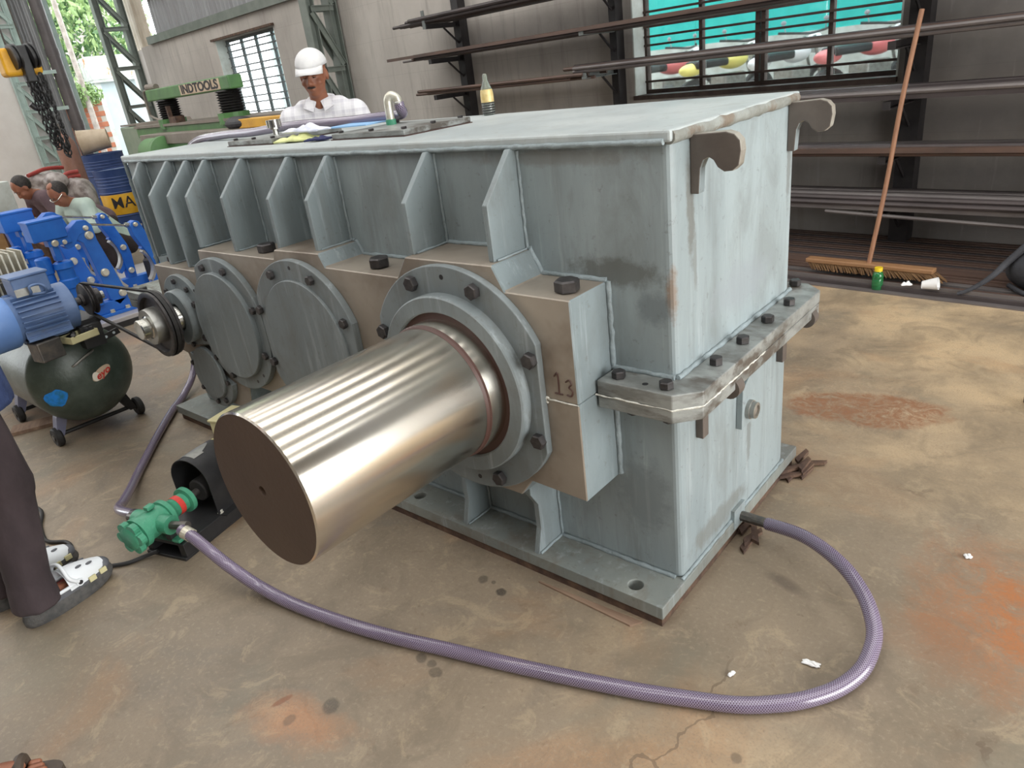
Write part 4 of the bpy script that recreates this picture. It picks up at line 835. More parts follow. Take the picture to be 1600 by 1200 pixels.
# two men crouching behind the blue brakes
def croucher(label, loc, rz, shirt, trs, lean, bald, lift=0):
    o = thing('person', label, 'person', loc, rz)
    c = Vector((0, -lean*.55, .50+lift+.20*(1-lean))); nk = c+Vector((0, -lean*.22, .24-.12*lean)); hd = nk+Vector((0, -.10, .10-.06*lean))
    J = dict(pelvis=(0, .10, .30+lift), chest=tuple(c), neck=tuple(nk), head=tuple(hd), face=(-.12, -1, -.55-.5*lean), sh_l=tuple(nk+Vector((.18, .02, -.05))), sh_r=tuple(nk+Vector((-.18, .02, -.05))), el_l=(.26, c.y-.10, c.z-.06), el_r=(-.26, c.y-.10, c.z-.06), wr_l=(.14, c.y-.34, c.z-.10), wr_r=(-.14, c.y-.34, c.z-.10),
             hip_l=(.10, .10, .28+lift), hip_r=(-.10, .10, .28+lift), kn_l=(.20, -.28, .46), kn_r=(-.20, -.28, .46), an_l=(.15, -.10+lift*.6, .08), an_r=(-.15, -.10+lift*.6, .08), toe=(0, -1, 0))
    b, T, Bh, B = human(o, J, 1.0, .010)
    pv = Vector(J['pelvis'])
    garment('shirt', [('e', c, (.19, .135, .20), B, 20, 12), ('c', pv+Vector((0, 0, .02)), c, .15, .16), ('c', nk+Vector((-.14, .02, -.06)), nk+Vector((.14, .02, -.06)), .085), ('c', J['sh_l'], J['el_l'], .078, .068), ('c', J['sh_r'], J['el_r'], .078, .068)], shirt, o, .012)
    garment('trousers', [('e', pv, (.17, .14, .13), None, 18, 10)]+[q for s in ('l', 'r') for q in (('c', J['hip_'+s], J['kn_'+s], .095, .07), ('c', J['kn_'+s], J['an_'+s], .068, .055))], trs, o, .014)
    h = MB(); h.ell(T(0, -.03, .035), (.080, .088, .092), Bh, 20, 14).build('hair', 'hair', b, smooth=80)
    if bald: MB().ell(T(0, -.012, .098), (.045, .05, .034), Bh, 16, 10).build('bald_patch', 'skin', b, smooth=80)
    if bald: MB().tube([tuple(T(.075, .0, .012)), tuple(T(.072, .07, .008)), tuple(T(.03, .092, .004)), tuple(T(-.03, .092, .004)), tuple(T(-.072, .07, .008)), tuple(T(-.075, 0, .012))], .004, 6, 4).build('spectacles', 'chrome', b)
    for s in (-1, 1): MB().ell((s*.15, -.14, .035), (.045, .12, .035)).build('shoe', 'black', o, smooth=60)
    return o
croucher('balding man in pale mint shirt crouching behind the near blue brake', (-7.35, 1.46, 0), rad(14), 'mint_cloth', 'dark_cloth', .36, True, -.04)
croucher('dark-haired man in dusky maroon shirt bending low beyond the blue thruster boxes', (-8.05, 1.60, 0), rad(4), 'maroon_cloth', 'dark_cloth', .62, False, .13)

# man at the left edge of the frame: dark trousers, denim shirt, clogs
p4 = thing('person', 'person in dark trousers and denim shirt standing in white and grey clogs', 'person', (-1.843, -1.153, 0), rad(191.5))
J = dict(pelvis=(0, .03, .92), chest=(0, .01, 1.22), neck=(0, -.01, 1.43), head=(0, -.05, 1.58), face=(0, -1, -.25), sh_l=(.185, 0, 1.37), sh_r=(-.185, 0, 1.37), el_l=(.24, .02, 1.09), el_r=(-.24, .02, 1.09), wr_l=(.20, .10, .88), wr_r=(-.2, .10, .88),
         hip_l=(.09, .02, .86), hip_r=(-.09, .02, .86), kn_l=(.10, -.01, .48), kn_r=(-.10, -.01, .48), an_l=(.105, .04, .10), an_r=(-.105, .04, .10), toe=(0, -1, 0))
b4, T, Bh, B = human(p4, J, 1.0, .010, feet=True)
garment('shirt', [('e', (0, .01, 1.22), (.18, .125, .2), None, 20, 12), ('t', (0, .02, .73), (0, .01, 1.22), .195, .165, 24), ('c', (-.15, 0, 1.36), (.15, 0, 1.36), .08), ('c', (.185, 0, 1.36), (.24, .02, 1.1), .078, .068), ('c', (-.185, 0, 1.36), (-.24, .02, 1.1), .078, .068)], 'denim', p4, .012)
garment('trousers', [('e', (0, .03, .88), (.16, .125, .14), None, 20, 12), ('c', (.09, .02, .86), (.10, -.01, .48), .098, .085), ('c', (.10, -.01, .48), (.105, .045, .15), .078, .064), ('t', (.105, .045, .15), (.105, .052, .06), .066, .074, 18), ('c', (-.09, .02, .86), (-.10, -.01, .48), .098, .085), ('c', (-.10, -.01, .48), (-.105, .045, .15), .078, .064), ('t', (-.105, .045, .15), (-.105, .052, .06), .066, .074, 18)], 'trouser', p4, .009, 4)
MB().ell(T(0, -.03, .035), (.080, .088, .092), Bh, 20, 14).build('hair', 'hair', b4, smooth=80)
def foot_outline(k=1.0, n=36):
    out = []
    for i in range(n):
        t = 2*pi*i/n; y = cos(t); x = sin(t); w_ = .046+.010*max(0, y); out.append((x*w_*k*(1.05 if x > 0 else .98), y*.148*k))
    return out
def clog(x):
    c = bpy.data.objects.new('clog', None); COL.objects.link(c); c.parent = p4
    # built as one mesh per look, sub-parts of the clog's sole
    bpy.data.objects.remove(c)
    oy = -.048; ol = foot_outline(); n = len(ol)
    def ring(k, z, dz=0, toe=0): return [(x+px*k, oy-py*k, z+dz*(py/.148)**2+toe*max(0, py/.148)**2) for px, py in ol]
    vs = ring(1.0, .0, 0, .012)+ring(1.06, .012, 0, .012)+ring(1.07, .034)+ring(1.03, .05); fs = [(k*n+i, k*n+(i+1) % n, (k+1)*n+(i+1) % n, (k+1)*n+i) for k in range(3) for i in range(n)]+[tuple(range(n-1, -1, -1)), tuple(range(3*n, 4*n))]
    o = MB().add(vs, fs).build('clog', ['sole'], p4, smooth=50, norm=True)
    # grey side wall above the sole
    vs = ring(1.035, .045)+ring(1.02, .062)+ring(.97, .075); fs = [(k*n+i, k*n+(i+1) % n, (k+1)*n+(i+1) % n, (k+1)*n+i) for k in range(2) for i in range(n)]
    s = MB().add(vs, fs).build('side_wall', 'clog_grey', o, smooth=60, norm=True)
    MB().tube([(x+px*.985, oy-py*.985, .074) for px, py in ol if py < .03], .006, 8).build('heel_rim', 'clog_white', o)
    MB().add(ring(.9, .066), [tuple(range(n))]).build('insole', 'clog_red', o)
    # vamp: white dome over the toes
    b = MB(); vs = []; fs = []; m_ = 12; k_ = 10
    for j in range(k_+1):
        yy = -.012+.140*j/k_; wv = .049*math.sqrt(max(.02, 1-(max(0, yy-.02)/.125)**2.4)); hh = .070*(1-.6*(j/k_)**1.5)
        for i in range(m_+1): a = pi*i/m_; vs.append((x+wv*cos(a), oy-yy, .060+hh*sin(a)**.75))
    for j in range(k_):
        for i in range(m_): fs.append((j*(m_+1)+i, j*(m_+1)+i+1, (j+1)*(m_+1)+i+1, (j+1)*(m_+1)+i))
    v = b.add(vs, fs).build('vamp', 'clog_white', o, smooth=60, norm=True)
    MB().ell((x, oy-.122, .062), (.036, .03, .022)).build('toe_bumper', 'clog_grey', o, smooth=60)
    for yy, sd in ((.045, .9), (.08, .9), (.045, 2.2), (.08, 2.2)):
        hh = .070*(1-.6*((yy+.012)/.14)**1.5); MB().ell((x+.041*cos(sd), oy-yy, .062+hh*sin(sd)**.75), (.006, .013, .004)).build('vent_hole', 'clog_grey', v)
    MB().tube([(x-.052, oy-.018, .078), (x-.05, oy+.004, .105), (x-.034, oy+.004, .135), (x, oy+.0, .146), (x+.034, oy+.004, .135), (x+.05, oy+.004, .105), (x+.052, oy-.018, .078)], .007, 8, 4).build('strap', 'clog_white', o, smooth=60)
    for s in (-1, 1):
        MB().cyl((x+s*.046, oy-.022, .074), (x+s*.056, oy-.022, .074), .013, n=16).build('rivet', 'clog_white', o); MB().cyl((x+s*.0562, oy-.022, .074), (x+s*.0568, oy-.022, .074), .008, n=14).build('rivet_hole', 'label_black', o)
        for yy in (.062, .105): MB().box(x+s*(.053 if yy < .1 else .046)-.003, x+s*(.053 if yy < .1 else .046)+.003, oy-yy-.012, oy-yy+.012, .05, .068).build('side_badge', 'cream', o)
clog(-.105); clog(.105)

# a second person's sandalled foot at the lower edge
p5 = thing('person', 'person in a brown sandal, only the toes in view at the lower edge', 'person', (-1.00, -1.585, 0), rad(155))
J = dict(pelvis=(0, .03, .92), chest=(0, .01, 1.22), neck=(0, -.01, 1.43), head=(0, -.05, 1.58), face=(0, -1, -.25), sh_l=(.185, 0, 1.37), sh_r=(-.185, 0, 1.37), el_l=(.24, -.04, 1.09), el_r=(-.24, -.04, 1.09), wr_l=(.22, -.05, .86), wr_r=(-.22, -.05, .86),
         hip_l=(.09, .02, .86), hip_r=(-.09, .02, .86), kn_l=(.10, -.01, .48), kn_r=(-.10, -.01, .48), an_l=(.105, .03, .12), an_r=(-.105, .03, .12), toe=(0, -1, 0))
b5, T, Bh, B = human(p5, J, 1.0, .012)
garment('trousers', [('e', (0, .03, .88), (.16, .125, .14), None, 20, 12)]+[q for s in (-1, 1) for q in (('c', (s*.09, .02, .86), (s*.1, -.01, .48), .095, .08), ('c', (s*.1, -.01, .48), (s*.105, .03, .15), .078, .07))], 'dark_cloth', p5, .014)
garment('shirt', [('e', (0, .01, 1.22), (.18, .125, .2), None, 20, 12), ('t', (0, .02, .84), (0, .01, 1.22), .17, .165, 24), ('c', (-.15, 0, 1.36), (.15, 0, 1.36), .08), ('c', (.185, 0, 1.36), (.24, -.04, 1.1), .078, .068), ('c', (-.185, 0, 1.36), (-.24, -.04, 1.1), .078, .068)], 'maroon_cloth', p5, .014)
MB().ell(T(0, -.03, .035), (.080, .088, .092), Bh, 20, 14).build('hair', 'hair', b5, smooth=80)
for s in (-1, 1):
    x = s*.105; n = 30; ol = [((.046+.008*max(0, cos(2*pi*i/n)))*sin(2*pi*i/n), .14*cos(2*pi*i/n)) for i in range(n)]
    sd = MB().add([(x+a, -.05-b, 0) for a, b in ol]+[(x+a, -.05-b, .022) for a, b in ol], [(i, (i+1) % n, n+(i+1) % n, n+i) for i in range(n)]+[tuple(range(n-1, -1, -1)), tuple(range(n, 2*n))]).build('sandal', 'sandal', p5, norm=True)
    MB().tube([(x-.050, -.10, .02), (x-.034, -.105, .06), (x, -.105, .072), (x+.034, -.105, .06), (x+.050, -.10, .02)], .014, 8, 4).build('sandal_strap', 'sandal', sd)
    for k in range(5): MB().cap((x-.032+.016*k, -.12, .034), (x-.034+.017*k, -.155+.008*abs(k-1.2), .03), .0095, .0085, 10).build('toe', 'skin', sd, smooth=80)

# ------------------------------------------------------------------ things on and round the gearbox
bt = thing('plastic_bottle', 'clear plastic bottle with gold label standing on the far edge of the gearbox top', 'bottle', (-1.19, .745, H))
MB().lathe([(.018, 0), (.024, .004), (.025, .05), (.0235, .053), (.025, .056), (.025, .075), (.022, .095), (.009, .125), (.0085, .145), (.006, .15)], (0, 0, 0), (0, 0, 1), 24).build('bottle_body', 'bottle_clear', bt, smooth=50)
MB().lathe([(.0255, .048), (.0255, .078), (.0225, .094)], (0, 0, 0), (0, 0, 1), 24, False).build('bottle_label', 'gold', bt, smooth=50)
mb = MB()
for i in range(5): mb.lathe([(.0235, .006+.009*i), (.0262, .0095+.009*i), (.0235, .013+.009*i)], (0, 0, 0), (0, 0, 1), 24)
mb.build('bottle_ribs', 'black', bt)
def cloth(name, label, cat, m, loc, sx, sy, rz, amp=.012, base=.006):
    n = 14; vs = []; fs = []
    for i in range(n+1):
        for j in range(n+1):
            x, y = (i/n-.5), (j/n-.5); e = 1-.35*abs(math.sin(3*math.atan2(y, x)+1))*max(abs(x), abs(y))*1.5
            vs.append((x*sx*e, y*sy*e, base+amp*(1+math.sin(9*x+4*y)*math.cos(7*y-3*x))*(.25-max(x*x, y*y))*4))
    for i in range(n):
        for j in range(n): a = i*(n+1)+j; fs.append((a, a+n+1, a+n+2, a+1))
    o = MB().add(vs, fs).build(name, m, None, loc, rz, smooth=80); s = o.modifiers.new('s', 'SOLIDIFY'); s.thickness = .006; s.offset = 0
    return tag(o, label, cat)
cloth('cotton_glove', 'pale yellow cotton glove lying on the gearbox top, under a white rag', 'glove', 'rag_yellow', (-1.66, .175, H), .20, .09, rad(10), .014)
cloth('cotton_rag', 'crumpled white rag on the yellow glove on top of the gearbox', 'rag', 'rag_white', (-1.66, .215, H+.028), .22, .10, rad(-5), .014)
cloth('navy_cloth', 'small folded navy cloth between the white rag and the inspection cover', 'cloth', 'navy', (-1.505, .155, H), .10, .06, rad(20), .006)
tag(MB().box(-.11, .11, -.08, .08, 0, .004).build('blue_folder', 'blue_paper', None, (-1.52, .36, H+.03), rad(8)), 'light blue paper folder lying on the gearbox top beside the cover', 'folder')
tag(MB().prism([(-.18, 0), (.16, .012), (.18, .045), (.10, .035), (-.18, .004)], 'z', 0, .006).build('wood_strip', 'wood_pale', None, (-.235, -.178, 0), rad(-4), norm=True), 'thin brown strip of scrap wood on the floor along the base plate', 'wood scrap')
def chips(name, label, cx, cy, n, r):
    o = thing(name, label, 'wood scrap', (cx, cy, 0))
    for i in range(n):
        MB().prism([(-.05, -.008), (.04, -.012), (.055, .004), (-.03, .012)], 'z', 0, .012).build('chip', 'debris', o, (random.uniform(-r, r)*.6, random.uniform(-r, r), .003*i), random.uniform(-.6, .9)+1.2, norm=True)
chips('splinter_heap', 'heap of dark splintered packing wood at the far corner of the base plate', .036, .85, 9, .075)
chips('splinter_heap', 'dark splintered packing wood under the drain hose of the gearbox', .035, .37, 6, .05)
for nm, x, y, rz, sx, sy, lb in [('white_scrap', .233, -.185, 1.2, .022, .006, 'tiny white sliver on the floor just behind the curving hose'), ('white_scrap', .385, -.045, .1, .045, .016, 'crumpled clear plastic scrap on the floor inside the hose loop'), ('white_scrap', .62, .60, .6, .02, .02, 'small white paper fleck on the floor right of the hose loop')]:
    cloth(nm, lb, 'scrap', 'paper', (x, y, 0), sx, sy, rz, .004, .003)
tag(MB().box(-.05, .06, -.05, .05, 0, .03).build('steel_offcut', 'bar_dark', None, (.675, 1.72, 0), rad(20), bevel=.003), 'dark steel offcut on the floor at the right edge, far from the gearbox', 'offcut')

# ------------------------------------------------------------------ RACK on the back wall
def rack(label, u, levels, wth, grey, nw=.045, group=None):
    o = thing('rack_post', label, 'rack', W(u, 0, 0), A6)
    MB().box(-wth/2, wth/2, -.10, -.085, 0, 3.0).box(-wth/2, -wth/2+.012, -.085, -.0, 0, 3.0).box(wth/2-.012, wth/2, -.085, 0, 0, 3.0).build('post', 'rack_black', o)
    for z in levels:
        a = MB().box(-nw/2, nw/2, -.50, -.10, z-.045, z-.038).box(-nw/2, -nw/2+.008, -.50, -.10, z-.045, z).box(-nw/2, nw/2, -.505, -.497, z-.045, z).build('arm', 'rack_grey' if grey else 'rack_black', o)
        MB().tube([(0, -.10, z-.19), (0, -.27, z-.045)], .010, 6).build('brace', 'rack_black', a)
    return o
r0 = rack('black rack post with arms on the wall above the far part of the gearbox', -3.87, (1.945, 1.635, 1.305), .10, False)
MB().box(-.02, .02, -.515, -.505, 1.90, 2.06).build('arm_stop', 'rack_grey', r0)
rack('black rack post with grey arms standing just left of the wide window', -1.92, (1.99, 1.68, 1.36, 1.03, .70, .37), .07, True)
rack('broad black rack post with arms right of the wide window, behind the broom', .43, (1.68, 1.35, 1.02, .70, .37), .12, False)
ORD = 'first second third fourth fifth sixth seventh eighth ninth tenth eleventh twelfth thirteenth fourteenth fifteenth sixteenth'.split()
def bars(label, group, u0, u1, z, rows, d0=.18, d1=.48, layers=1, mats=('bar_rust', 'bar_dark', 'bar_grey'), r=(.008, .015), slope=0., stag=.25):
    for ly in range(layers):
        for k in range(rows):
            a = u0+random.uniform(-stag, stag); b = u1+random.uniform(-stag, stag)*.5; rr = random.uniform(*r); dd = d0+(d1-d0)*(k+.5*(ly % 2))/max(1, rows-1)
            c = W(a, dd, z+rr+ly*.026); mb = MB(); L = b-a
            if random.random() < .35: mb.box(0, L, -rr*1.1, rr*1.1, -rr, rr*.5)
            else: mb.cyl((0, 0, 0), (L, 0, 0), rr, n=8)
            o = mb.build('steel_bar', random.choice(mats), None, c, A6); o.rotation_euler[1] = slope; tag(o, label+', '+ORD[k]+' from the wall'+(', %s layer' % ('bottom', 'second', 'third')[ly] if layers > 1 else ''), 'steel bar', group)
bars('rusty steel bar on the highest left rack arm', 'steel bars on the highest left arm', -4.15, -1.0, 1.95, 10, .14, .5, 2, r=(.013, .024))
bars('rusty steel bar on the second left rack arm', 'steel bars on the second left arm', -4.35, .9, 1.64, 10, .14, .48, 2, r=(.011, .019))
bars('rusty steel bar on the third left rack arm', 'steel bars on the third left arm', -4.15, -1.98, 1.31, 8, .16, .48, 2, r=(.009, .015))
bars('dark steel bar crossing in front of the wide window', 'steel bars before the wide window', -2.05, 4.0, 1.36, 8, .18, .48, 2, r=(.012, .021), stag=.12)
bars('dark steel bar resting below the wide window sill', 'steel bars below the window sill', -1.3, 4.2, 1.03, 7, .22, .48, 2, ('bar_dark', 'bar_grey'), (.014, .022))
bars('brownish steel bar on the rack level at mid height', 'steel bars at mid height', -1.3, 4.2, .70, 7, .22, .48, 2, r=(.013, .021))
bars('dark steel bar on the lowest rack arms', 'steel bars on the lowest arms', -1.3, 4.2, .37, 7, .2, .48, 3, ('bar_dark', 'bar_grey'), (.014, .021))
MBl = MB().cyl((0, 0, 0), (2.4, 0, 0), .012, n=8).build('steel_bar', 'bar_grey', None, W(.1, .50, .352), A6); MBl.rotation_euler[1] = rad(1.9); tag(MBl, 'pale thin bar sagging under the lowest rack arms', 'steel bar')
# floor pile: flats lying side by side in steps
for k in range(16):
    d = .03+.040*k; z = .075-.0035*k; o = MB().box(0, 5.6, -.019, .019, -.014, .010).build('steel_flat', ('bar_rust', 'bar_rust', 'bar_dark')[k % 3], None, W(-1.6+random.uniform(-.1, .1), d, z), A6, bevel=.002); tag(o, 'flat bar in the floor pile under the rack, %s from the wall' % ORD[k], 'steel bar', 'flat bars piled under the rack')
for k in range(6):
    o = MB().box(0, 4.5, -.3, .3, -.004, .004).build('steel_sheet', 'bar_rust', None, W(-1.5+.02*k, .33, .004+.0085*k), A6) if k < 5 else None
    if o: tag(o, 'rusty sheet under the piled flat bars, %s from the floor' % ORD[k], 'steel sheet', 'sheets under the piled bars')
an = MB().prism([(0, 0), (.07, 0), (.07, .055), (.062, .055), (.062, .008), (0, .008)], 'x', 0, 6.0).build('angle_bar', 'bar_grey', None, W(-1.6, 1.00, 0), A6, norm=True)
an.rotation_euler = (0, 0, A6); tag(an, 'long grey steel angle edging the floor pile in front of the broom', 'steel bar')
for k, (d, z, m) in enumerate([(.93, .02, 'bar_dark'), (.87, .025, 'bar_rust'), (.80, .03, 'bar_grey'), (.74, .035, 'bar_rust')]):
    o = MB().box(0, 5.8, -.022, .022, -.02, .012).build('steel_flat', m, None, W(-1.6, d, z), A6, bevel=.002); tag(o, 'wide flat bar on the floor behind the steel angle, %s from it' % ORD[k], 'steel bar', 'flat bars behind the angle')
# broom, bottle, bag, paper
bw = thing('broom', 'long broom leaning on the rack, brown bamboo handle, orange-brown wooden head', 'broom', W(.53, .84, .06), A6)
hv = W(.60, .58, 1.50)-W(.53, .84, .06); lx, ly = hv.dot(UU), -hv.dot(NN)
MB().tube([(0, 0, .05), (lx*.33+.004, ly*.33, .5), (lx*.66-.004, ly*.66, .98), (lx, ly, 1.44)], .0135, 10, 6).build('handle', 'bamboo', bw, smooth=80)
MB().box(-.38, .37, -.035, .035, .045, .072).build('broom_head', 'broom_wood', bw, bevel=.006)
mb = MB()
for i in range(62):
    for j in range(3):
        x = -.36+.73*i/61; mb.cyl((x, -.024+.024*j, .045), (x+.02+.02*random.random()+max(0, x)*.1, -.03+.026*j-.02*random.random(), .004), .006, .004, n=5)
stuff(mb.build('bristles', 'bristle', bw))
gbt = thing('green_bottle', 'small green plastic bottle with yellow cap on the floor before the angle bar', 'bottle', (-.274, 3.0, 0))
MB().lathe([(.026, 0), (.031, .005), (.031, .07), (.029, .074), (.031, .078), (.031, .09), (.026, .108), (.02, .114), (.02, .12)], (0, 0, 0), (0, 0, 1), 20).build('bottle_body', 'green_pet', gbt, smooth=50); MB().cyl((0, 0, .118), (0, 0, .14), .0225, n=18).build('bottle_cap', 'yellow', gbt)
bg_ = thing('backpack', 'slumped black backpack on the floor pile at the right edge', 'bag', W(1.36, .66, .05), A6)
organic('bag_body', MB().ell((0.12, 0, .20), (.20, .17, .22)).ell((.02, -.05, .10), (.17, .16, .12)).ell((.2, -.02, .32), (.15, .14, .13)), 'bag', bg_, .018, 6)
MB().tube([(-.05, -.10, .24), (-.12, -.16, .15), (-.17, -.22, .08), (-.24, -.27, .02), (-.30, -.30, -.01)], .022, 8, 5, rf=lambda k: 1-.03*k).build('strap', 'bag', bg_, smooth=60)
MB().tube([(.10, -.17, .30), (.06, -.19, .2), (.08, -.18, .08), (.14, -.17, .02)], .014, 8, 5).build('strap', 'bag', bg_, smooth=60)
MB().tube([(-.1, -.14, .02), (0, -.2, -.005), (.12, -.22, -.01), (.3, -.2, -.005)], .014, 8, 5).build('strap', 'bag', bg_, smooth=60)
pc = thing('paper_cup', 'crushed white paper cup on the angle bar beside the backpack', 'cup', W(.93, .96, .045), A6)
MB().lathe([(.022, 0), (.036, .08)], (-.05, 0, .025), (1, .1, .2), 18, False).build('cup_wall', 'paper', pc, smooth=60); MB().cyl((-.05, 0, .025), (-.0495, 0, .025), .022, n=18).build('cup_base', 'paper', pc)
cloth('paper_wad', 'small white paper wad on the angle bar left of the crushed cup', 'paper', 'paper', W(.80, .97, .056), .06, .03, .4, .012)

# ------------------------------------------------------------------ lattice columns
def lattice(name, label, loc, rz, d0, d1, hgt, step, m, z0=0., cw=.16, split=.14, tilt=1):
    o = thing(name, label, 'column', loc, rz)
    for d in (d0, d1): MB().box(-cw/2, cw/2, -d-.012, -d+.0, z0, hgt).box(-.008, .008, -d-.10, -d-.012, z0, hgt).box(-cw/2, cw/2, -d-.11, -d-.10, z0, hgt).build('chord', m, o)
    z = z0+.30
    while z < hgt:
        for s in (-1, 1):
            MB().box(s*split/2-.006, s*split/2+.006, -d1-.05, -d0-.05, z-.03, z+.03).box(s*split/2-.03, s*split/2+.03, -d1-.05, -d0-.05, z+.022, z+.03).build('batten', m, o)
            ln = math.hypot(d1-d0, step-.08); an_ = math.atan2(step-.08, d1-d0)
            q = MB().box(0, ln, -.005, .005, -.03, .03).box(0, ln, -.03, .03, .022, .03); b = q.build('lacing', m, o)
            b.matrix_local = Matrix.Translation((s*split/2, -d0-.05, z+.04)) @ Matrix.Rotation(rad(-90), 4, 'Z') @ Matrix.Rotation(-an_, 4, 'Y')
        z += step
    return o
lattice('lattice_column', 'grey-green lattice steel column against the wall behind the man in the white cap', W(-6.15, 0, 0), A6, .03, .33, 6.1, .66, 'dark_grey_green', 0.08)
lattice('lattice_column', 'grey-green lattice steel column at the open end, before the trees', W(-13.2, 0, 0), A6, .0, .42, 6.1, .66, 'dark_grey_green', .0)
lattice('lattice_column', 'pale green lattice steel column by the white end wall behind the hoist', W(-13.42, 1.76, 0), A6, .0, .26, 6.1, .45, 'pale_green', .1, .10, .06)
tag(MB().cyl((0, 0, 0), (0, 0, 6.1), .105, n=24).cyl((0, 0, 2.6), (0, 0, 2.72), .113, n=24).cyl((0, 0, 1.4), (0, 0, 1.52), .113, n=24).build('drain_pipe', 'pipe_dark', None, W(-13.46, 1.33, 0), smooth=40), 'dark vertical drain pipe between the corrugated strip and the opening', 'pipe')
for z, lb in ((2.35, 'upper'), (1.75, 'lower')): tag(MB().box(0, .02, -.03, .42, -.03, .03).build('cross_strut', 'pale_green', None, W(-13.4, 1.75, z), A6), 'pale green steel strut fixed across the corrugated strip, the %s of two' % lb, 'strut')

# ------------------------------------------------------------------ hoist hook with chain
ho = thing('chain_hoist', 'yellow chain hoist hook block with hanging dark chains, over the brakes', 'hoist', (-4.62, .32, 1.88))
MB().box(-.10, .02, -.115, .10, -.085, .075).build('hoist_cover', 'yellow_paint', ho, bevel=.022, seg=3)
for y in (-.045, .05): MB().lathe([(.03, -.02), (.072, -.018), (.072, -.008), (.058, -.004), (.058, .004), (.072, .008), (.072, .018), (.03, .02)], (.045, y, .02), (0, 1, .1), 22).build('load_sheave', 'black', ho, smooth=40)
MB().box(.0, .07, -.025, .03, -.13, .08).build('hook_frame', 'black', ho, bevel=.008)
MB().tube([(.03, 0, -.11), (.03, 0, -.16), (.03, .03, -.19), (.03, .05, -.23), (.03, .03, -.27), (.03, -.02, -.28), (.03, -.05, -.25)], .017, 10, 5).build('hook', 'black', ho, smooth=60)
MB().tube([(.02, .03, .06), (.02, .03, 3.9)], .006, 6).tube([(-.02, -.05, .06), (-.02, -.05, 3.9)], .006, 6).build('wire_rope', 'hose_fit', ho)
mb = MB()
def chain(pts, lk=.026, r=.0035):
    P = catmull([Vector(p) for p in pts], 14); acc = 0; k = 0
    for a, b in zip(P[:-1], P[1:]):
        acc += (b-a).length
        if acc >= lk*.8:
            acc = 0; d = (b-a).normalized(); s = d.orthogonal().normalized(); s = s if k % 2 else d.cross(s); k += 1; c = b
            mb.tube([c+d*lk*.55*cos(t)+s*lk*.34*sin(t) for t in [2*pi*i/10 for i in range(11)]], r, 5)
for dx, y0, y1, zb in ((.03, .0, .035, -.53), (.06, .03, .065, -.58), (.045, -.02, .012, -.50), (.02, .04, .085, -.55)):
    chain([(dx, y0, -.08), (dx, y0+.003, -.25), (dx+.01, (y0+y1)/2-.01, zb+.06), (dx+.01, (y0+y1)/2, zb), (dx+.01, y1, zb+.06), (dx, y1, -.25), (dx, y1-.01, -.08)], .030, .0052)
stuff(mb.build('chain', 'black', ho, smooth=60))

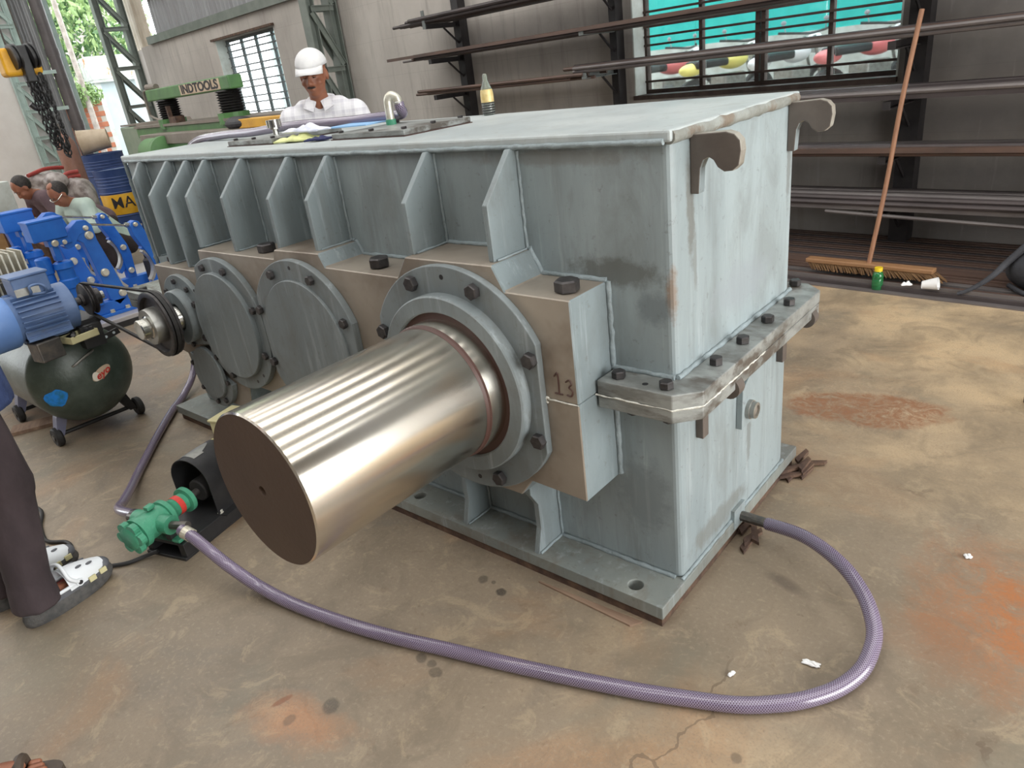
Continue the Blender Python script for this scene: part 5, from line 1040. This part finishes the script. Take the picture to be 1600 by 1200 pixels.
# ------------------------------------------------------------------ blue drum brakes on a steel plate
tag(MB().box(-7.0, -5.03, -1.1, 1.9, 0, .075).box(-7.0, -5.035, -1.1, 1.9, 0, .05).build('steel_plate', ['plate_floor'], bevel=.004), 'low lavender-grey steel plate on the floor carrying the blue brakes', 'plate')
tag(MB().box(-5.06, -5.022, -1.1, 1.9, 0, .045).build('edge_angle', 'black'), 'black steel edge in front of the lavender-grey plate', 'edge bar')
def brake(label, x, dy, dz, thr=True):
    o = thing('drum_brake', label, 'brake', (x, 0, .075), 0, None)
    P = lambda pts: [(y+dy, z-.075+dz) for y, z in pts]
    w_ = .05
    MB().box(-.10, .06, .16+dy, 1.14+dy, .0, .025).box(-.06, .03, .16+dy, 1.12+dy, .025, .11).build('base', 'brake_blue', o, bevel=.004)
    la = MB().prism(P([(.44, .69), (.47, .80), (.50, .825), (.545, .815), (.575, .77), (.575, .66), (.615, .45), (.645, .27), (.66, .19), (.575, .14), (.52, .20), (.50, .42), (.475, .66)]), 'x', -w_, .03).build('left_arm', 'brake_blue', o, bevel=.004, norm=True)
    lv = MB().prism(P([(.34, .665), (.36, .72), (.42, .785), (.48, .825), (.535, .82), (.55, .75), (.47, .725), (.41, .655), (.36, .64)]), 'x', -w_-.01, .035).build('release_lever', 'brake_blue', o, bevel=.004, norm=True)
    ra = MB().prism(P([(.845, .69), (.86, .725), (.89, .735), (.92, .72), (.96, .58), (1.005, .44), (1.015, .36), (1.0, .15), (.93, .15), (.935, .36), (.92, .43), (.85, .62)]), 'x', -w_, .03).build('right_arm', 'brake_blue', o, bevel=.004, norm=True)
    def arc(c, r0, r1, a0, a1, m, nm, par):
        n = 14; A = [rad(a0+(a1-a0)*i/n) for i in range(n+1)]
        pts = [(c[0]+r0*cos(a), c[1]+r0*sin(a)) for a in A]+[(c[0]+r1*cos(a), c[1]+r1*sin(a)) for a in reversed(A)]
        MB().prism(P(pts), 'x', -.045, .012).build(nm, m, par, norm=True)
    arc((.79, .37), .150, .172, 165, 228, 'alu', 'lining', la); arc((.79, .37), .172, .205, 160, 236, 'brake_blue', 'shoe', la)
    arc((.775, .37), .15, .172, -50, 48, 'alu', 'lining', ra); arc((.775, .37), .172, .205, -56, 54, 'brake_blue', 'shoe', ra)
    for (y, z), r, par in [((.522, .762), .020, la), ((.528, .705), .031, la), ((.545, .41), .031, la), ((.62, .225), .03, la), ((.883, .705), .017, ra), ((.962, .42), .025, ra), ((.965, .215), .025, ra), ((.35, .70), .018, lv)]:
        MB().lathe([(r, 0), (r, .012), (r*.7, .016), (r*.7, .026)], (.032, y+dy, z-.075+dz), (1, 0, 0), 18).build('pivot_pin', 'zinc', par, smooth=35)
    MB().tube([(-.01, .55+dy, .705+dz), (-.01, .80+dy, .64+dz), (-.01, .95+dy, .612+dz)], .009, 10).build('tie_rod', 'chrome', o)
    MB().cyl((-.01, .82+dy, .638+dz), (-.01, .855+dy, .63+dz), .018, n=6).build('rod_nut', 'chrome', o)
    th = MB().box(-.11, .06, .15+dy, .385+dy, .66+dz, .80+dz).build('thruster_head', 'brake_blue', o, bevel=.008)
    MB().box(-.115, .065, .145+dy, .39+dy, .795+dz, .81+dz).build('thruster_lid', 'brake_blue', th, bevel=.003)
    MB().lathe([(.024, 0), (.024, .014), (.016, .02)], (.045, .282+dy, .632+dz), (1, 0, 0), 18).build('pivot_pin', 'zinc', th)
    MB().box(-.05, .045, .24+dy, .40+dy, .61+dz, .66+dz).box(-.04, .04, .26+dy, .30+dy, .5+dz, .62+dz).build('thruster_yoke', 'brake_blue', o, bevel=.004)
    MB().lathe([(.045, .49), (.065, .48), (.07, .44), (.058, .43), (.058, .36), (.068, .35), (.068, .29), (.058, .28), (.058, .16), (.075, .15), (.075, .11)], (-.01, .30+dy, dz), (0, 0, 1), 22).build('thruster_cylinder', 'brake_blue', o, smooth=35, norm=True)
    MB().lathe([(.04, .54), (.052, .53), (.052, .42), (.042, .41), (.042, .24)], (-.05, .19+dy, dz), (0, 0, 1), 18).build('thruster_motor', 'brake_blue', o, smooth=35, norm=True)
    MB().box(-.09, .06, .18+dy, .46+dy, .10, .17+dz).build('thruster_bracket', 'brake_blue', o, bevel=.01)
    for y in (.25, .5, .62, .95): MB().hexbolt((.04, y+dy, .025), (0, 0, 1), .018, .022).build('anchor_bolt', 'zinc', o)
    return o
brake('nearest bright blue drum brake, its base on the lavender plate', -5.22, 0, 0)
brake('middle bright blue drum brake, second from the motor', -5.88, .02, .035)
brake('farthest bright blue drum brake, mostly beyond the frame edge', -6.5, -.13, .04)
yb_ = thing('grease_canister', 'small dark canister with a yellow lower band standing between the brakes', 'canister', (-5.75, 1.12, .075))
MB().lathe([(.05, 0), (.052, .004), (.052, .09)], (0, 0, 0), (0, 0, 1), 20).build('yellow_band', 'yellow_paint', yb_, smooth=40); MB().lathe([(.052, .09), (.05, .24), (.03, .26), (.03, .29)], (0, 0, 0), (0, 0, 1), 20).build('canister_body', 'label_black', yb_, smooth=40)
cloth('white_wrapper', 'crumpled white and pale blue wrapper on the floor beyond the blue brakes', 'wrapper', 'rag_white', (-7.3, 1.95, .0), .35, .25, .3, .09, .02)

# ------------------------------------------------------------------ drums, sacks, gas cylinder, cardboard at the far end
def drum(label, loc, rz, text):
    o = thing('oil_drum', label, 'drum', loc, rz)
    MB().lathe([(.27, .0), (.285, .01), (.285, .28), (.295, .29), (.285, .30), (.285, .58), (.295, .59), (.285, .60), (.285, .86), (.29, .88), (.27, .88), (.27, .865)], (0, 0, 0), (0, 0, 1), 36).build('drum_body', 'drum_blue', o, smooth=35)
    for z in (.66, .70, .74, .78): MB().lathe([(.285, z-.008), (.290, z), (.285, z+.008)], (0, 0, 0), (0, 0, 1), 36, False).build('rolling_rib', 'drum_blue', o, smooth=60)
    if text: MB().lathe([(.287, .31), (.2885, .315), (.2885, .565), (.287, .57)], (0, 0, 0), (0, 0, 1), 36, False).build('yellow_band', 'drum_yellow', o, smooth=60)
    if text:
        def bend(v): a = v.x/.29; r = .2895+v.z; return Vector((r*sin(a), -r*cos(a), v.y+.455))
        letters('lettering', text, .20, 'label_black', o, .001, bend, bold=.0015)
    return o
drum('blue oil drum with a yellow band and dark letters MAK, left of the green machine', (-9.55, 2.60, 0), rad(72), 'MAK')
drum('plain blue oil drum partly hidden beyond the lettered drum', (-10.9, 3.0, .15), rad(60), '')
tag(MB().box(-.4, .4, -.4, .4, 0, .15).build('wooden_pallet', 'debris', None, (-10.9, 3.0, 0), .3), 'low dark wooden pallet under the far plain blue drum', 'pallet')
bk = thing('beige_bucket', 'beige plastic bucket lying on its side on the far drum', 'bucket', (-10.9, 2.80, 1.21), rad(-10))
MB().lathe([(.13, .35), (.17, -.02), (.18, -.03), (.165, -.02), (.125, .33)], (0, 0, 0), (.3, 1, .05), 24, False).build('bucket_wall', 'beige', bk, smooth=50); MB().lathe([(.13, 0), (.001, .0)], Vector((.3, 1, .05)).normalized()*.34, (.3, 1, .05), 24, False).build('bucket_base', 'beige', bk)
def sack(label, loc, s, red):
    o = thing('plastic_sack', label, 'sack', loc, .6)
    mb = MB()
    for i in range(10): mb.ell((random.uniform(-.5, .5)*s[0], random.uniform(-.5, .5)*s[1], random.uniform(.2, .8)*s[2]), (s[0]*.42, s[1]*.42, s[2]*.3), Matrix.Rotation(random.uniform(-.4, .4), 3, 'X'))
    organic('sack_body', mb, 'sack', o, .03, 2)
    for a, b in red: MB().tube([(a[0]*s[0], a[1]*s[1], a[2]*s[2]), ((a[0]+b[0])/2*s[0], (a[1]+b[1])/2*s[1], (a[2]+b[2])/2*s[2]+.03), (b[0]*s[0], b[1]*s[1], b[2]*s[2])], .022, 8, 4).build('red_edge', 'sack_red', o, smooth=60)
    return o
sack('silver-grey sack with a red hem, topmost of the heap behind the crouching men', (-8.95, 1.60, .66), (.32, .32, .34), [((-.2, -.75, 1.0), (.1, .75, 1.05))])
sack('crumpled silver-grey sack with a red flap leaning against the lettered drum', (-8.75, 1.76, .10), (.30, .24, .80), [((-.3, -.5, 1.0), (.2, .3, 1.08)), ((-.3, -.4, .95), (.2, .35, 1.02))])
tag(MB().box(-.45, .3, -.5, .3, 0, .55).build('wooden_crate', 'debris', None, (-9.1, 1.55, 0), .4, bevel=.01), 'dark wooden crate under the silver-grey sacks', 'crate')
gc = thing('gas_cylinder', 'tall brown gas cylinder standing by the corrugated strip', 'cylinder', (-10.2, 2.33, 0))
MB().lathe([(.11, 0), (.125, .02), (.125, 1.18), (.115, 1.26), (.07, 1.34), (.035, 1.37), (.035, 1.40)], (0, 0, 0), (0, 0, 1), 28).build('cylinder_body', 'copper_cyl', gc, smooth=50); MB().cyl((0, 0, 1.39), (0, 0, 1.50), .018, n=10).cyl((-.05, 0, 1.45), (.05, 0, 1.45), .014, n=8).build('valve', 'hose_fit', gc)
for i, (x, y, z, sx_, sy_, sz_, r, lb) in enumerate([(-9.4, .75, 0, .6, .7, .62, .3, 'large brown cardboard carton on the floor beyond the bending man'), (-9.35, .72, .62, .5, .45, .2, .7, 'flattened brown carton on top of the large one'), (-9.7, 1.15, 0, .35, .35, .95, .1, 'tall white carton beside the pale lattice column')]):
    tag(MB().box(-sx_/2, sx_/2, -sy_/2, sy_/2, 0, sz_).build('cardboard_box', 'card' if i < 2 else 'reveal_white', None, (x, y, z), r, bevel=.01), lb, 'carton')

# ------------------------------------------------------------------ green band saw
MD = 2.1
ms = thing('band_saw_machine', 'long green metalworking saw with two black bellows columns and a lettered top beam', 'machine', W(-6.0, MD, 0), A6)
def lx_(u, d=0, z=0): return (u+6.0, MD-d, z)
MB().box(-1.02, 1.22, -.07, .07, 1.60, 1.72).build('top_beam', 'machine_green', ms, bevel=.012)
MB().box(.02, 1.02, -.074, -.070, 1.612, 1.708).build('name_plate', 'sign_cream', ms)
letters('lettering', 'INDTOOLS', .115, 'label_black', ms, .001, None, (.52, -.076, 1.66), (rad(90), 0, 0), 1.62, .0035)
for x in (-.62, 1.0):
    prof = []
    for i in range(9): prof += [(.095, 1.385+.0238*i), (.125, 1.397+.0238*i)]
    MB().lathe(prof+[(.095, 1.60)], (x, 0, 0), (0, 0, 1), 20).build('bellows', 'black_rubber', ms)
    MB().cyl((x, 0, 1.30), (x, 0, 1.40), .15, n=20).build('bellows_base', 'machine_green', ms)
MB().tube([(-1.02, -.02, 1.72), (-1.12, -.05, 1.70), (-1.10, -.06, 1.50), (-1.05, -.06, 1.44), (-.72, -.08, 1.39)], .014, 8, 5).build('hydraulic_pipe', 'machine_top', ms, smooth=60)
MB().cyl((-1.05, -.02, 1.75), (-.82, .0, 1.74), .035, n=12).build('valve_block', 'machine_top', ms)
MB().box(-.36, -.20, -.12, -.02, 1.355, 1.42).box(-.40, -.36, -.12, -.08, 1.355, 1.53).build('clamp_bracket', 'debris', ms)
MB().box(-1.55, 2.45, -.12, .45, 1.22, 1.33).build('bed_rail', 'machine_green', ms, bevel=.006); MB().box(-1.55, 2.45, -.14, .47, 1.33, 1.355).build('bed_top', 'machine_top', ms)
MB().box(-.75, 2.4, -.36, -.14, 1.17, 1.27).build('front_rail', 'machine_top', ms, bevel=.006); MB().box(-.75, 2.4, -.34, -.14, .98, 1.17).build('front_rail_web', 'machine_green', ms)
MB().prism([(-2.22, 0), (-2.22, 1.36), (-1.62, 1.36), (-1.28, 1.05), (-1.28, 0)], 'y', -.10, .6).build('end_housing', 'machine_body', ms, bevel=.02, norm=True)
MB().prism([(-2.2, 1.365), (-1.62, 1.365), (-1.27, 1.055), (-1.25, 1.06), (-1.60, 1.385), (-2.2, 1.385)], 'y', -.09, .58).build('housing_cover', 'machine_top', ms, norm=True)
MB().lathe([(.14, 0), (.15, .02), (.15, .36), (.165, .37), (.165, .46), (.14, .47)], (-.45, -.38, 1.09), (1, 0, 0), 24).build('drive_motor', 'machine_green', ms, smooth=40)
MB().box(-1.25, 2.4, -.30, .35, 0, .98).build('base_cabinet', 'machine_body', ms, bevel=.01)
tag(MB().box(-.55, .42, -.06, .06, 0, .075).build('yellow_bar', 'yellow_paint', None, W(-3.72, 2.36, 1.27), A6, bevel=.006), 'amber yellow steel bar lying on the green saw behind the breather', 'bar')
tag(MB().ell((0, 0, .04), (.24, .09, .06)).ell((-.12, .02, .05), (.12, .07, .05)).build('rag_heap', 'label_black', None, W(-4.35, 2.36, 1.27), A6), 'dark oily rag heap on the green saw beside the yellow bar', 'rag')

# ------------------------------------------------------------------ outdoors seen through the openings
struct(MB().box(-60, 20, 4.45, 40, -.2, .0).build('ground_outside', 'out_ground')); struct(MB().box(-60, -14.4, -30, 4.45, -.2, 0).build('ground_outside.001', 'out_ground'))
struct(MB().box(-6, 6, 1.2, 5.4, 0, .42).build('yard_step', 'out_ground', None, W(-1.5, 0, 0), A6))
fz = thing('sheet_fence', 'turquoise sheet fence in the yard beyond the wide window', 'fence', W(-2.5, -5.2, 0), A6)
MB().box(-5, 5, -.03, .06, .42, 1.42).build('fence_plinth', 'reveal_white', fz)
for k in range(10): MB().box(-5+1.0*k, -4.01+1.0*k, -.015+.01*(k % 2), .015+.01*(k % 2), 1.40, 4.2).build('fence_sheet', 'turquoise', fz)
def bike(label, loc, rz, m):
    o = thing('motorbike', label, 'motorbike', loc, rz)
    for x in (-.6, .62):
        w_ = MB().lathe([(.24, -.04), (.30, -.03), (.30, .03), (.24, .04), (.24, -.04)], (x, 0, .3), (0, 1, 0), 24, False).build('wheel', 'black_rubber', o, norm=True); MB().cyl((x, -.05, .3), (x, .05, .3), .06, n=12).build('hub', 'alu', w_)
        for i in range(6): a = pi*i/3; MB().cyl((x, 0, .3), (x+.25*cos(a), 0, .3+.25*sin(a)), .008, n=5).build('spoke', 'alu', w_)
    MB().ell((.12, 0, .78), (.27, .13, .12)).build('fuel_tank', m, o, smooth=60); MB().box(-.62, -.05, -.12, .12, .72, .82).build('seat', 'black', o, bevel=.03)
    MB().ell((-.62, 0, .72), (.2, .09, .08)).build('tail_panel', m, o, smooth=60); MB().box(-.15, .25, -.14, .14, .32, .62).build('engine', 'alu', o, bevel=.03)
    MB().cyl((.62, .07, .3), (.40, .07, .95), .02, n=8).cyl((.62, -.07, .3), (.40, -.07, .95), .02, n=8).build('fork', 'alu', o); MB().tube([(.25, -.36, 1.02), (.36, -.2, 1.0), (.40, 0, .98), (.36, .2, 1.0), (.25, .36, 1.02)], .016, 8, 4).build('handlebar', 'black', o)
    MB().ell((.52, 0, .86), (.10, .12, .12)).build('headlamp', 'bike_white', o, smooth=60); MB().cyl((-.1, -.17, .3), (-.75, -.19, .38), .04, n=10).build('exhaust', 'alu', o)
    for s in (-1, 1): MB().cyl((.30, s*.28, 1.02), (.28, s*.30, 1.12), .007, n=6).ell((.28, s*.30, 1.13), (.012, .04, .028)).build('mirror', 'bike_grey', o)
    return o
for k, (u, m, lb) in enumerate([(-4.3, 'bike_red', 'red motorbike parked in the yard, seen in the left pane'), (-3.35, 'bike_yellow', 'yellow motorbike parked in the yard, second pane of the wide window'), (-2.45, 'bike_white', 'white motorbike parked beside the yellow one in the yard'), (-1.5, 'bike_red', 'red motorbike beside the white one in the yard'), (-.6, 'bike_grey', 'grey motorbike seen in the right panes of the wide window'), (.3, 'bike_white', 'white scooter-like motorbike at the right of the parked row')]):
    bike(lb, W(u, -4.1, .42), A6+rad(70+6*(k % 3)), m)
tag(MB().box(-5, 5, -.1, .1, 0, 3.6).build('boundary_wall', 'out_white', None, W(-11.5, -4.5, 0), A6), 'pale boundary wall in the yard behind the small grilled window', 'wall')
# beyond the end opening: white shed, brick wall, tree, foliage
E2 = lambda u, d, z: W(u, d, z)
sh = thing('white_shed', 'white yard building with an orange-stained parapet beyond the open end', 'building', E2(-17.5, -.22, 0), A6)
MB().box(-.2, .2, .05, 2.4, 0, 2.30).build('shed_wall', 'out_white', sh); MB().box(-.3, .3, 0, 2.5, 2.30, 2.80).build('parapet', 'out_white2', sh, bevel=.02); MB().box(-.28, .30, .02, 2.4, 2.25, 2.30).build('eave', 'reveal_white', sh)
MB().box(.2, .24, .05, .17, .0, 2.25).build('shed_corner_post', 'reveal_white', sh); MB().cyl((.2, .62, 2.12), (.215, .62, 2.12), .06, n=16).build('red_sign', 'red', sh)
bw_ = thing('brick_wall', 'orange brick wall with greenery on top, beyond the drain pipe', 'wall', E2(-16.2, .35, 0), A6)
brick = None
for r in range(17):
    for k in range(6):
        x = -.20+.22*k+(.11 if r % 2 else 0)
        if brick is None: brick = MB().box(.0, .10, -.103, .103, .0, .10).build('brick', 'brick', bw_, (0, -x, .11*r), bevel=.006)
        else: c = brick.copy(); COL.objects.link(c); c.parent = bw_; c.location = (0.006*random.random(), -x, .11*r)
MB().box(.01, .09, -1.3, .3, 0, 1.87).build('mortar', 'out_ground', bw_)
def leaves(name, m, parent, c, r, n, size, flat=1.):
    b = MB(); vs = []; fs = []
    for i in range(n):
        while True:
            p = Vector((random.uniform(-1, 1), random.uniform(-1, 1), random.uniform(-1, 1)))
            if p.length < 1: break
        p = Vector((c[0]+p.x*r[0], c[1]+p.y*r[1], c[2]+p.z*r[2])); q = Euler((random.uniform(0, 6), random.uniform(0, 6), random.uniform(0, 6))).to_matrix(); s = size*random.uniform(.6, 1.3); k = len(vs)
        vs += [tuple(p+q @ Vector(v)) for v in ((-s, 0, 0), (0, -s*.45, s*.1), (s, 0, 0), (0, s*.45, s*.1))]; fs.append((k, k+1, k+2, k+3))
    o = b.add(vs, fs).build(name, m, parent); return stuff(o)
tr = thing('tree', 'tall pale-trunked tree with loose green crown beyond the open end', 'tree', E2(-15.8, .42, 0))
MB().tube([(0, 0, 0), (.02, .02, 1.5), (-.02, .03, 3.2), (.05, 0, 5.0), (.0, .1, 7)], .066, 12, 5, rf=lambda k: 1-.02*k).build('trunk', 'trunk', tr, smooth=60)
leaves('crown', 'leaf', tr, (-2.0, 1.0, 6.0), (2.5, 3.2, 2.6), 5200, .10)
b2 = thing('tree', 'dark green flowering tree behind the white shed', 'tree', E2(-20.5, 1.2, 0)); MB().cyl((0, 0, 0), (0, .1, 3), .12, .08, n=10).build('trunk', 'trunk', b2)
leaves('crown', 'leaf_dark', b2, (0, .3, 3.3), (1.6, 4.0, 2.2), 9000, .10); leaves('crown_highlights', 'leaf', b2, (.6, .2, 3.6), (1.5, 4.0, 2.0), 5000, .09); leaves('blossoms', 'blossom', b2, (.9, .2, 3.2), (1.3, 3.6, 1.9), 800, .10)
hb = thing('creeper', 'bright green creeper hanging over the orange brick wall', 'creeper', E2(-16.05, .50, 1.95)); leaves('foliage', 'leaf', hb, (.1, 0, .05), (.30, .5, .26), 1100, .05)
tb = thing('tree', 'broad bushy tree far behind, closing the view beyond the open end', 'tree', E2(-27, 1.5, 0)); MB().cyl((0, 0, 0), (0, 0, 3), .2, .15, n=10).build('trunk', 'trunk', tb); leaves('crown', 'leaf_dark', tb, (0, 0, 4.2), (1.5, 7.5, 4.2), 9000, .22); leaves('crown_highlights', 'leaf', tb, (.5, 0, 4.6), (1.5, 7.0, 4.0), 5000, .2)
